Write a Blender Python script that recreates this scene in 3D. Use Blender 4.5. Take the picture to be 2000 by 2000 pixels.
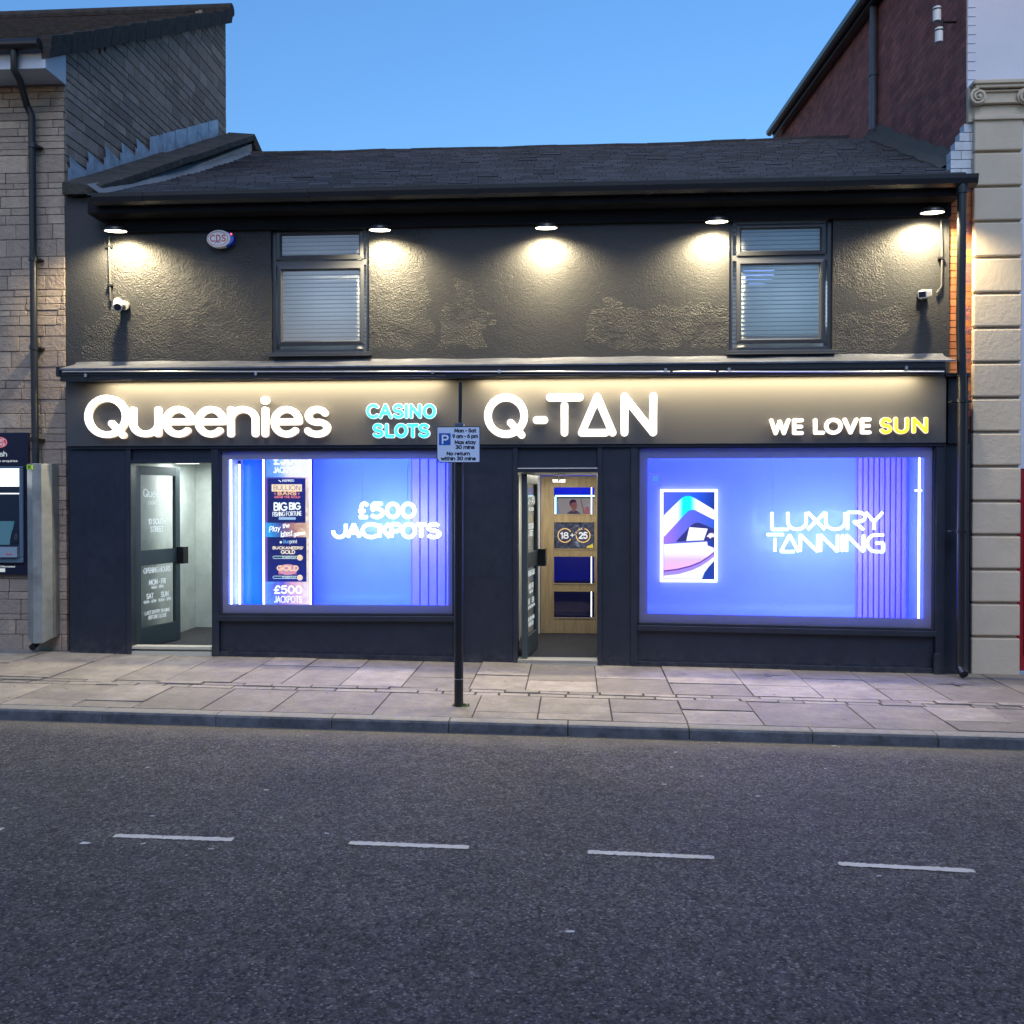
import bpy, math, random
import numpy as np
from mathutils import Matrix, Vector
random.seed(7)
for o in list(bpy.data.objects): bpy.data.objects.remove(o)
S = bpy.context.scene; COL = S.collection
R = math.radians

# ------------------------------------------------------------------ camera
cam = bpy.data.cameras.new('camera'); camo = bpy.data.objects.new('camera', cam); COL.objects.link(camo)
cam.sensor_width = 36; cam.lens = 36*.925; cam.clip_start = .05; cam.clip_end = 1500
CAM = (0.681, -10.257, 1.75); PITCH = -.7; YAW = 3.8
camo.location = CAM; camo.rotation_euler = (R(90+PITCH), 0, R(YAW)); S.camera = camo
# ------------------------------------------------------------------ sky and sun
W = bpy.data.worlds.new('World'); S.world = W; W.use_nodes = True
wn = W.node_tree.nodes; wl = W.node_tree.links; wn.clear()
wo = wn.new('ShaderNodeOutputWorld'); wb = wn.new('ShaderNodeBackground'); sk = wn.new('ShaderNodeTexSky')
sk.sky_type = 'NISHITA'; sk.sun_disc = False; sk.sun_elevation = R(1.2); sk.sun_rotation = R(195)
sk.air_density = 1.0; sk.dust_density = .3; sk.ozone_density = 3.0
wb.inputs['Strength'].default_value = .15
tint = wn.new('ShaderNodeMix'); tint.data_type = 'RGBA'; tint.blend_type = 'MULTIPLY'; tint.inputs[0].default_value = 1; tint.inputs[7].default_value = (1.05, 1.18, 1.32, 1)
wl.new(sk.outputs[0], tint.inputs[6]); wl.new(tint.outputs[2], wb.inputs['Color'])
wl.new(wb.outputs[0], wo.inputs['Surface'])
sun = bpy.data.lights.new('sun', 'SUN'); suno = bpy.data.objects.new('sun', sun); COL.objects.link(suno)
sun.energy = .34; sun.angle = R(40); sun.color = (.80, .84, 1)
suno.rotation_euler = (R(42), 0, R(12))
S.view_settings.view_transform = 'Standard'; S.view_settings.look = 'None'
S.view_settings.exposure = 2.3; S.view_settings.gamma = 1

# ------------------------------------------------------------------ measuring the place from the photo
_p = R(PITCH); _y = R(YAW); _f = 1850.
_C = np.array(CAM)
_fw = np.array([-math.sin(_y)*math.cos(_p), math.cos(_y)*math.cos(_p), math.sin(_p)])
_rt = np.array([math.cos(_y), math.sin(_y), 0.]); _up = np.cross(_rt, _fw)
def _ray(u, v): return _fw*_f + _rt*(u-1000) - _up*(v-1000)
def F(u, v, Y=0.):
    d = _ray(u, v); return _C + d*((Y-_C[1])/d[1])
def X(u, v, x):
    d = _ray(u, v); return _C + d*((x-_C[0])/d[0])
SX, SY, SC = -.01275, .015, -.002
def gz(x, y): return SX*x + (SY*y if y > -2.66 else SY*-2.66 + .006*(y+2.66)) + SC
def rz(x, y): return SX*x + SY*-2.66 + SC - .092 + (.012*min(0, y+5.3) if y < -5.3 else 0)  # road surface
def G(u, v):
    d = _ray(u, v)
    t = (SX*_C[0]+SY*_C[1]+SC-_C[2])/(d[2]-SX*d[0]-SY*d[1]); return _C+d*t
def GR(u, v):
    d = _ray(u, v); c = rz(0, -3)
    t = (SX*_C[0]+c-_C[2])/(d[2]-SX*d[0]); return _C+d*t
def B(u0, v0, u1, v1, Y):     # photo box -> x0,x1,z0,z1 on the plane y=Y
    um = (u0+u1)/2; vm = (v0+v1)/2
    return F(u0, vm, Y)[0], F(u1, vm, Y)[0], F(um, v1, Y)[2], F(um, v0, Y)[2]

# ------------------------------------------------------------------ materials
def nodes(name):
    m = bpy.data.materials.new(name); m.use_nodes = True
    nt = m.node_tree; b = nt.nodes['Principled BSDF']; return m, nt, b
def N(nt, t, **k):
    n = nt.nodes.new(t)
    for a, v in k.items(): setattr(n, a, v)
    return n
def ramp(nt, src, stops):
    r = N(nt, 'ShaderNodeValToRGB'); e = r.color_ramp.elements
    while len(e) < len(stops): e.new(.5)
    for i, (p, c) in enumerate(stops):
        e[i].position = p; e[i].color = (*c, 1) if len(c) == 3 else c
    nt.links.new(src, r.inputs[0]); return r.outputs[0]
def noise(nt, vec, scale, detail=4, rough=.6, dist=0):
    n = N(nt, 'ShaderNodeTexNoise'); n.inputs['Scale'].default_value = scale
    n.inputs['Detail'].default_value = detail; n.inputs['Roughness'].default_value = rough; n.inputs['Distortion'].default_value = dist
    nt.links.new(vec, n.inputs['Vector']); return n.outputs['Fac']
def pos(nt, scale=(1, 1, 1)):
    g = N(nt, 'ShaderNodeNewGeometry'); mp = N(nt, 'ShaderNodeMapping'); mp.inputs['Scale'].default_value = scale
    nt.links.new(g.outputs['Position'], mp.inputs['Vector']); return mp.outputs[0]
def mix(nt, fac, a, b, mode='MIX'):
    m = N(nt, 'ShaderNodeMix'); m.data_type = 'RGBA'; m.blend_type = mode
    for sock, v in ((0, fac), (6, a), (7, b)):
        if hasattr(v, 'links'): nt.links.new(v, m.inputs[sock])
        elif isinstance(v, (int, float)): m.inputs[sock].default_value = v if sock == 0 else (v, v, v, 1)
        else: m.inputs[sock].default_value = (*v, 1)
    return m.outputs[2]
def math_(nt, op, a, b=0., c=0.):
    m = N(nt, 'ShaderNodeMath'); m.operation = op
    for i, v in enumerate((a, b, c)):
        if hasattr(v, 'links'): nt.links.new(v, m.inputs[i])
        else: m.inputs[i].default_value = v
    return m.outputs[0]
def bump(nt, b, h, dist, strength=1., prev=None):
    n = N(nt, 'ShaderNodeBump'); n.inputs['Distance'].default_value = dist; n.inputs['Strength'].default_value = strength
    nt.links.new(h, n.inputs['Height'])
    if prev: nt.links.new(prev, n.inputs['Normal'])
    nt.links.new(n.outputs[0], b.inputs['Normal']); return n.outputs[0]
def attr(nt, name='rnd'):
    a = N(nt, 'ShaderNodeAttribute'); a.attribute_name = name; return a.outputs['Fac']

def simple(name, col, rough=.5, metal=0., var=.12, vscale=3., bs=None, bd=.001, spec=.5, rvar=0):
    """plain painted or metal surface with a little wear in its tone"""
    m, nt, b = nodes(name); P = pos(nt)
    f = noise(nt, P, vscale, 6, .65)
    c = mix(nt, ramp(nt, f, [(.3, (0, 0, 0)), (.7, (1, 1, 1))]), tuple(x*(1-var) for x in col), tuple(min(1, x*(1+var)) for x in col))
    nt.links.new(c, b.inputs['Base Color'])
    b.inputs['Metallic'].default_value = metal; b.inputs['Specular IOR Level'].default_value = spec
    if rvar:
        r = math_(nt, 'MULTIPLY_ADD', noise(nt, P, vscale*4, 4), rvar, rough-rvar/2); nt.links.new(r, b.inputs['Roughness'])
    else: b.inputs['Roughness'].default_value = rough
    if bs: bump(nt, b, noise(nt, P, bs, 3), bd)
    return m
EK = 2**-S.view_settings.exposure       # lit surfaces are given at the brightness they reach in the exposed picture
def emit(name, col, strength, base=(.8, .8, .8)):
    strength *= EK
    m, nt, b = nodes(name)
    b.inputs['Base Color'].default_value = (*base, 1); b.inputs['Emission Color'].default_value = (*col, 1)
    b.inputs['Emission Strength'].default_value = strength; b.inputs['Roughness'].default_value = .4
    return m
def blocks(name, c0, c1, rough=.9, bs=40, bd=.006, stain=None, fine=(0, 1), spec=.3):
    """masonry: each block carries its own tone in the face attribute rnd"""
    m, nt, b = nodes(name); P = pos(nt)
    c = mix(nt, attr(nt), c0, c1)
    f = noise(nt, P, bs*.35, 6, .7)
    c = mix(nt, .55, c, ramp(nt, f, [(.25, (.35, .35, .35)), (.75, (1, 1, 1))]), 'MULTIPLY')
    if stain:
        s = noise(nt, pos(nt, (1, 1, .35)), 1.6, 5, .6)
        c = mix(nt, ramp(nt, s, [(.45, (0, 0, 0)), (.7, (1, 1, 1))]), c, stain)
    nt.links.new(c, b.inputs['Base Color']); b.inputs['Roughness'].default_value = rough; b.inputs['Specular IOR Level'].default_value = spec
    bump(nt, b, noise(nt, P, bs, 6, .7), bd)
    return m

# dark masonry paint over roughcast, with smoother repaired patches
def mat_render():
    m, nt, b = nodes('dark_roughcast'); P = pos(nt)
    warp = N(nt, 'ShaderNodeTexNoise'); warp.inputs['Scale'].default_value = 3.2; warp.inputs['Detail'].default_value = 6; nt.links.new(P, warp.inputs['Vector'])
    add = N(nt, 'ShaderNodeVectorMath'); add.operation = 'MULTIPLY_ADD'; nt.links.new(warp.outputs['Color'], add.inputs[0]); add.inputs[1].default_value = (.62, .62, .62); nt.links.new(P, add.inputs[2])
    sx = N(nt, 'ShaderNodeSeparateXYZ'); nt.links.new(add.outputs[0], sx.inputs[0]); x, z = sx.outputs[0], sx.outputs[2]
    def inr(v, lo, hi): return math_(nt, 'MULTIPLY', math_(nt, 'GREATER_THAN', v, lo), math_(nt, 'LESS_THAN', v, hi))
    def area(x0, x1, z0, z1): return math_(nt, 'MULTIPLY', inr(x, x0+.31, x1+.31), inr(z, z0+.31, z1+.31))
    mask = area(-4.55, -2.4, 3.5, 5)                    # left of the first window
    for a in [(-4.8, -2.4, 3.2, 3.75), (-1.6, -.92, 3.45, 4.9), (-.78, -.25, 3.42, 3.85), (-.62, -.38, 3.8, 4.15), (.85, 2.3, 3.38, 3.86), (3.12, 3.95, 3.95, 4.75), (3.12, 4.1, 3.2, 3.78)]:
        mask = math_(nt, 'MAXIMUM', mask, area(*a))
    mask = math_(nt, 'MULTIPLY', mask, ramp(nt, noise(nt, P, 2.2, 5, .7), [(.36, (.12, .12, .12)), (.58, (1, 1, 1))]))
    v = N(nt, 'ShaderNodeTexVoronoi'); v.inputs['Scale'].default_value = 62; v.feature = 'SMOOTH_F1'; nt.links.new(P, v.inputs['Vector'])
    n1 = noise(nt, P, 70, 4, .6, .6)
    rough_h = math_(nt, 'ADD', math_(nt, 'MULTIPLY', n1, 1.5), v.outputs['Distance'])
    h = math_(nt, 'MULTIPLY', rough_h, math_(nt, 'MULTIPLY_ADD', mask, .72, math_(nt, 'MULTIPLY', noise(nt, P, 1.3, 4, .6), .5)))
    soft = math_(nt, 'MULTIPLY', noise(nt, P, 9, 5, .6), .35)
    soft = math_(nt, 'ADD', soft, math_(nt, 'MULTIPLY', noise(nt, P, 60, 3, .6), .35))
    h = math_(nt, 'ADD', math_(nt, 'ADD', h, math_(nt, 'MULTIPLY', mask, .1)), soft)
    # raised cracks and blown edges wandering over the wall
    cr = N(nt, 'ShaderNodeTexVoronoi'); cr.feature = 'DISTANCE_TO_EDGE'; cr.inputs['Scale'].default_value = 1.3; nt.links.new(add.outputs[0], cr.inputs['Vector'])
    line = math_(nt, 'MULTIPLY', math_(nt, 'LESS_THAN', cr.outputs['Distance'], .014), math_(nt, 'GREATER_THAN', noise(nt, P, 1.4, 3, .5), .50))
    h = math_(nt, 'SUBTRACT', h, math_(nt, 'MULTIPLY', line, 1.1))
    bump(nt, b, h, .0072)
    c = mix(nt, noise(nt, P, 2.2, 6, .7), (.017, .0172, .0185), (.029, .029, .030))
    c = mix(nt, math_(nt, 'MULTIPLY', math_(nt, 'GREATER_THAN', noise(nt, P, 14, 5, .8), .74), .6), c, (.06, .058, .054))
    nt.links.new(c, b.inputs['Base Color']); b.inputs['Roughness'].default_value = .58
    return m
def mat_asphalt():
    m, nt, b = nodes('asphalt'); P = pos(nt)
    v = N(nt, 'ShaderNodeTexVoronoi'); v.inputs['Scale'].default_value = 105; nt.links.new(P, v.inputs['Vector'])
    v2 = N(nt, 'ShaderNodeTexVoronoi'); v2.inputs['Scale'].default_value = 52; nt.links.new(P, v2.inputs['Vector'])
    sep = N(nt, 'ShaderNodeSeparateColor'); nt.links.new(v.outputs['Color'], sep.inputs[0])
    sep2 = N(nt, 'ShaderNodeSeparateColor'); nt.links.new(v2.outputs['Color'], sep2.inputs[0])
    c = ramp(nt, sep.outputs[0], [(0, (.03, .03, .036)), (.45, (.10, .10, .104)), (.8, (.185, .18, .18)), (.93, (.34, .33, .33)), (1, (.75, .73, .70))])
    c = mix(nt, .5, c, ramp(nt, sep2.outputs[1], [(0, (.025, .025, .03)), (.5, (.12, .12, .122)), (1, (.27, .26, .255))]))
    big = noise(nt, P, .7, 6, .65)
    c = mix(nt, .6, c, ramp(nt, big, [(.3, (.55, .57, .66)), (.7, (.84, .87, .96))]), 'MULTIPLY')
    mid = noise(nt, P, 7, 5, .7)
    c = mix(nt, .7, c, ramp(nt, mid, [(.3, (.5, .5, .54)), (.66, (1, 1, 1))]), 'MULTIPLY')
    seam = noise(nt, pos(nt, (.22, 1, 1)), 2.3, 5, .6)
    c = mix(nt, .5, c, ramp(nt, seam, [(.35, (.68, .69, .74)), (.6, (1, 1, 1))]), 'MULTIPLY')
    spot = noise(nt, P, 2.6, 4, .8)
    c = mix(nt, ramp(nt, spot, [(.70, (0, 0, 0)), (.76, (.6, .6, .6))]), c, (.05, .048, .05))
    # pale grit gathered along the kerb
    s = N(nt, 'ShaderNodeSeparateXYZ'); nt.links.new(P, s.inputs[0])
    gr = N(nt, 'ShaderNodeMapRange'); gr.inputs['From Min'].default_value = -3.15; gr.inputs['From Max'].default_value = -2.68
    nt.links.new(math_(nt, 'ADD', s.outputs[1], math_(nt, 'MULTIPLY', math_(nt, 'SUBTRACT', noise(nt, P, 4, 5, .7), .5), .7)), gr.inputs['Value'])
    c = mix(nt, math_(nt, 'MULTIPLY', gr.outputs[0], .6), c, (.24, .225, .20))
    nt.links.new(c, b.inputs['Base Color'])
    h = math_(nt, 'SUBTRACT', math_(nt, 'MULTIPLY', noise(nt, P, 60, 5, .75), 1.3), math_(nt, 'MULTIPLY', v2.outputs['Distance'], .9))
    h = math_(nt, 'ADD', h, math_(nt, 'MULTIPLY', noise(nt, P, 6, 5, .7), 1.2))
    bump(nt, b, h, .022)
    b.inputs['Roughness'].default_value = .78; b.inputs['Specular IOR Level'].default_value = .35
    return m
def mat_brickwall():
    m, nt, b = nodes('old_red_brick'); g = N(nt, 'ShaderNodeNewGeometry'); s = N(nt, 'ShaderNodeSeparateXYZ'); nt.links.new(g.outputs['Position'], s.inputs[0])
    cb = N(nt, 'ShaderNodeCombineXYZ'); nt.links.new(math_(nt, 'ADD', s.outputs[0], s.outputs[1]), cb.inputs[0]); nt.links.new(s.outputs[2], cb.inputs[1])
    br = N(nt, 'ShaderNodeTexBrick'); br.inputs['Scale'].default_value = 1
    br.inputs['Brick Width'].default_value = .225; br.inputs['Row Height'].default_value = .075; br.inputs['Mortar Size'].default_value = .006
    br.inputs['Color1'].default_value = (.58, .19, .155, 1); br.inputs['Color2'].default_value = (.34, .115, .10, 1); br.inputs['Mortar'].default_value = (.20, .17, .17, 1)
    br.inputs['Mortar Smooth'].default_value = .4; br.inputs['Bias'].default_value = -.1
    nt.links.new(cb.outputs[0], br.inputs['Vector'])
    P = pos(nt)
    c = mix(nt, .8, br.outputs['Color'], ramp(nt, noise(nt, P, 2.5, 7, .75), [(.28, (.3, .3, .32)), (.72, (1, 1, 1))]), 'MULTIPLY')
    c = mix(nt, ramp(nt, noise(nt, P, 9, 6, .8), [(.62, (0, 0, 0)), (.8, (.5, .5, .5))]), c, (.2, .16, .15))
    nt.links.new(c, b.inputs['Base Color']); b.inputs['Roughness'].default_value = .9
    h = math_(nt, 'SUBTRACT', noise(nt, P, 30, 6, .8), math_(nt, 'MULTIPLY', br.outputs['Fac'], .8))
    bump(nt, b, h, .02); return m
def mat_glass(name, rough=.0, tint=(1, 1, 1), ior=1.5):
    m, nt, b = nodes(name); nt.nodes.remove(b); out = nt.nodes['Material Output']
    t = N(nt, 'ShaderNodeBsdfTransparent'); t.inputs[0].default_value = (*tint, 1)
    g = N(nt, 'ShaderNodeBsdfGlossy'); g.inputs['Roughness'].default_value = rough
    fr = N(nt, 'ShaderNodeFresnel'); fr.inputs['IOR'].default_value = ior
    mx = N(nt, 'ShaderNodeMixShader'); nt.links.new(fr.outputs[0], mx.inputs[0]); nt.links.new(t.outputs[0], mx.inputs[1]); nt.links.new(g.outputs[0], mx.inputs[2])
    nt.links.new(mx.outputs[0], out.inputs[0]); return m
def mat_wood():
    m, nt, b = nodes('light_oak'); P = pos(nt, (14, 14, 1.2))
    c = ramp(nt, noise(nt, P, 3, 6, .6, .6), [(.3, (.30, .22, .12)), (.7, (.46, .36, .22))])
    nt.links.new(c, b.inputs['Base Color']); b.inputs['Roughness'].default_value = .45; return m
def mat_concrete_wall():
    m, nt, b = nodes('pale_concrete_panel'); P = pos(nt)
    c = ramp(nt, noise(nt, P, 3, 7, .7), [(.3, (.38, .42, .40)), (.7, (.58, .62, .59))])
    nt.links.new(c, b.inputs['Base Color']); b.inputs['Roughness'].default_value = .6; return m

M = {}
M['render'] = mat_render(); M['asphalt'] = mat_asphalt(); M['brickwall'] = mat_brickwall()
M['stone'] = blocks('stone_blocks', (.37, .29, .23), (.56, .44, .335), bs=22, bd=.024, stain=(.29, .24, .21))
M['mortar'] = simple('mortar', (.33, .28, .235), .95, var=.25, vscale=8, bs=60, bd=.003)
M['slate'] = blocks('roof_slate', (.011, .014, .023), (.052, .061, .086), rough=.5, bs=14, bd=.002, spec=.5)
M['roofdark'] = simple('dark_roof_tile', (.030, .027, .026), .9, var=.5, vscale=9, bs=25, bd=.012)
M['coping'] = simple('weathered_coping', (.04, .038, .034), .95, var=.5, vscale=6, bs=22, bd=.02)
M['lead'] = simple('lead_sheet', (.135, .145, .18), .38, .35, var=.35, vscale=5, bs=10, bd=.008, rvar=.25)
M['brick'] = blocks('orange_brick', (.42, .13, .05), (.60, .24, .09), bs=30, bd=.002)
M['whitebrick'] = blocks('white_painted_brick', (.62, .66, .7), (.72, .75, .78), rough=.6, bs=12, bd=.002)
M['whitewall'] = simple('white_masonry', (.60, .61, .68), .8, var=.04, vscale=2, bs=40, bd=.002)
M['cream'] = simple('cream_masonry_paint', (.53, .445, .335), .8, var=.08, vscale=1.5, bs=24, bd=.0035)
M['red'] = simple('red_gloss_paint', (.28, .012, .02), .35, var=.1)
def mat_paint():
    m, nt, b = nodes('charcoal_joinery_paint'); P = pos(nt)
    c = mix(nt, ramp(nt, noise(nt, P, 5, 6, .65), [(.3, (0, 0, 0)), (.7, (1, 1, 1))]), (.0105, .015, .028), (.0165, .0225, .040))
    g = N(nt, 'ShaderNodeSeparateXYZ'); nt.links.new(P, g.inputs[0])
    hgt = math_(nt, 'ADD', g.outputs[2], math_(nt, 'MULTIPLY', g.outputs[0], .01275))
    sp = N(nt, 'ShaderNodeMapRange'); sp.inputs['From Min'].default_value = .26; sp.inputs['From Max'].default_value = .0; nt.links.new(hgt, sp.inputs['Value'])
    dust = math_(nt, 'MULTIPLY', math_(nt, 'POWER', sp.outputs[0], 1.6), ramp(nt, noise(nt, P, 11, 6, .75), [(.42, (0, 0, 0)), (.66, (1, 1, 1))]))
    c = mix(nt, math_(nt, 'MULTIPLY', dust, .55), c, (.10, .095, .088))
    scf = math_(nt, 'MULTIPLY', math_(nt, 'GREATER_THAN', noise(nt, pos(nt, (6, 6, 1.6)), 4, 6, .8), .70), .35)
    c = mix(nt, scf, c, (.05, .052, .06))
    nt.links.new(c, b.inputs['Base Color'])
    nt.links.new(math_(nt, 'MULTIPLY_ADD', noise(nt, P, 16, 5, .7), .35, .27), b.inputs['Roughness'])
    bump(nt, b, noise(nt, pos(nt, (30, 30, 3)), 1.5, 4), .0015); return m
M['paint'] = mat_paint()
M['board'] = simple('charcoal_sign_panel', (.062, .062, .064), .5, var=.03, vscale=1.2)
M['eaves'] = simple('matt_black_board', (.010, .010, .013), .85, var=.2, spec=.2)
M['black'] = simple('black_plastic', (.012, .012, .014), .32, var=.1, vscale=6, rvar=.04)
M['pipeblack'] = simple('black_downpipe_paint', (.011, .0125, .017), .38, var=.08, vscale=9, rvar=.04)
M['metal'] = simple('brushed_aluminium', (.55, .56, .58), .3, .9, var=.1)
M['trunk'] = simple('galvanised_cover', (.30, .33, .34), .42, .55, var=.25, vscale=4, rvar=.2)
M['upvc'] = simple('anthracite_window_frame', (.045, .047, .054), .35, var=.06)
M['whiteplastic'] = simple('white_plastic', (.75, .75, .73), .35, var=.04)
M['white'] = simple('white_paint', (.75, .76, .74), .5, var=.04)
M['signface'] = simple('reflective_sign_face', (.55, .66, .86), .45, var=.03)
M['signblue'] = simple('sign_blue', (.01, .09, .42), .4, var=.03)
M['ink'] = simple('black_sign_ink', (.01, .012, .03), .5, var=.02)
M['signwhite'] = simple('sign_white', (.72, .78, .88), .4, var=.02)
def mat_slab():
    m, nt, b = nodes('stone_paving_slab'); P = pos(nt)
    c = mix(nt, attr(nt), (.20, .188, .172), (.33, .308, .28))
    c = mix(nt, .6, c, ramp(nt, noise(nt, P, 5, 7, .75), [(.34, (.38, .38, .40)), (.62, (1, 1, .98))]), 'MULTIPLY')
    c = mix(nt, .5, c, ramp(nt, noise(nt, P, 60, 4, .7), [(.35, (.6, .6, .6)), (.65, (1, 1, 1))]), 'MULTIPLY')
    c = mix(nt, ramp(nt, noise(nt, P, 1.1, 5, .65), [(.48, (0, 0, 0)), (.7, (.75, .75, .75))]), c, (.12, .115, .112))
    gm = N(nt, 'ShaderNodeTexVoronoi'); gm.inputs['Scale'].default_value = 4.5; nt.links.new(P, gm.inputs['Vector'])
    c = mix(nt, math_(nt, 'MULTIPLY', math_(nt, 'LESS_THAN', gm.outputs['Distance'], .075), math_(nt, 'GREATER_THAN', noise(nt, P, .9, 2), .47)), c, (.085, .08, .08))
    nt.links.new(c, b.inputs['Base Color']); b.inputs['Roughness'].default_value = .72; b.inputs['Specular IOR Level'].default_value = .35
    bump(nt, b, noise(nt, P, 18, 6, .7), .006); return m
M['slab'] = mat_slab()
M['joint'] = simple('joint_grit', (.028, .025, .024), .95, var=.4, vscale=20, bs=80, bd=.004)
M['kerb'] = blocks('granite_kerb', (.20, .20, .19), (.30, .295, .28), rough=.8, bs=60, bd=.004)
def mat_line():
    m, nt, b = nodes('worn_white_road_paint'); P = pos(nt)
    c = mix(nt, ramp(nt, noise(nt, P, 38, 5, .75), [(.60, (0, 0, 0)), (.66, (1, 1, 1))]), (.52, .52, .52), (.15, .15, .155)); c = mix(nt, .5, c, ramp(nt, noise(nt, P, 9, 4), [(.3, (.7, .7, .7)), (.7, (1, 1, 1))]), 'MULTIPLY')
    nt.links.new(c, b.inputs['Base Color']); b.inputs['Roughness'].default_value = .75; bump(nt, b, noise(nt, P, 70, 4), .008); return m
M['linepaint'] = mat_line()
M['wood'] = mat_wood(); M['conc'] = mat_concrete_wall()
M['floor'] = simple('dark_entrance_mat', (.035, .034, .036), .9, var=.5, vscale=30, bs=150, bd=.004)
M['glass'] = mat_glass('clear_glass'); M['glassdark'] = mat_glass('upper_window_glass', .0, (.75, .8, .85), 2.1)
M['film'] = simple('frosted_window_film', (.22, .22, .29), .45, var=.05, vscale=2)
def mat_film():
    m, nt, b = nodes('frosted_film'); out = nt.nodes['Material Output']; b.inputs['Base Color'].default_value = (.40, .40, .46, 1); b.inputs['Roughness'].default_value = .5
    t = N(nt, 'ShaderNodeBsdfTranslucent'); t.inputs[0].default_value = (.62, .52, .38, 1); mx = N(nt, 'ShaderNodeMixShader'); mx.inputs[0].default_value = .13
    nt.links.new(b.outputs[0], mx.inputs[1]); nt.links.new(t.outputs[0], mx.inputs[2]); nt.links.new(mx.outputs[0], out.inputs[0]); return m
M['film'] = mat_film()
def mat_blind():
    m, nt, b = nodes('white_blind_slat'); out = nt.nodes['Material Output']; b.inputs['Base Color'].default_value = (.75, .76, .78, 1); b.inputs['Roughness'].default_value = .5
    t = N(nt, 'ShaderNodeBsdfTranslucent'); t.inputs[0].default_value = (.75, .78, .8, 1); mx = N(nt, 'ShaderNodeMixShader'); mx.inputs[0].default_value = .4
    nt.links.new(b.outputs[0], mx.inputs[1]); nt.links.new(t.outputs[0], mx.inputs[2]); nt.links.new(mx.outputs[0], out.inputs[0]); return m
M['blind'] = mat_blind()
M['dbox'] = simple('display_wall_panel', (.42, .50, .82), .16, var=.02, spec=.35)
M['slatpanel'] = simple('fluted_lilac_panel', (.66, .42, .80), .4, var=.06, vscale=5)
M['letterside'] = emit('acrylic_letter_side', (1, .76, .5), .85); M['letterface'] = emit('acrylic_letter_face', (1, .95, .88), 1.2)
M['cyanface'] = emit('cyan_letter_face', (.015, .50, .80), 1.0, (.05, .4, .6)); M['whiteside'] = emit('white_letter_edge', (.8, .95, 1), .95)
M['yelface'] = emit('yellow_letter_face', (1, .52, .01), 1.1, (.8, .5, .05)); M['yelside'] = emit('pale_letter_edge', (1, .85, .6), .9)
M['neon'] = emit('white_neon_tube', (.58, .90, 1), 8.); M['neonwire'] = emit('dim_neon_return', (.3, .75, 1), .45)
M['ledwhite'] = emit('white_led_strip', (.85, .93, 1), 6.); M['ledwarm'] = emit('warm_led_diffuser', (1, .82, .5), 6.)
M['lampdisc'] = emit('lamp_diffuser', (1, .85, .62), 14.)
M['ledpink'] = emit('pinkish_led_strip', (1, .82, .80), 3.)
M['screenwhite'] = emit('lit_screen_white', (1, 1, 1), 1.6)
_ec = {}
def E_(c, s=.9):
    k = (tuple(c), s)
    if k not in _ec: _ec[k] = emit('lit_print', c, s, (.02, .02, .02))
    return _ec[k]
_pc = {}
def P_(name, c, r=.5):
    if name not in _pc: _pc[name] = simple(name, c, r, var=.04)
    return _pc[name]

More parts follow.
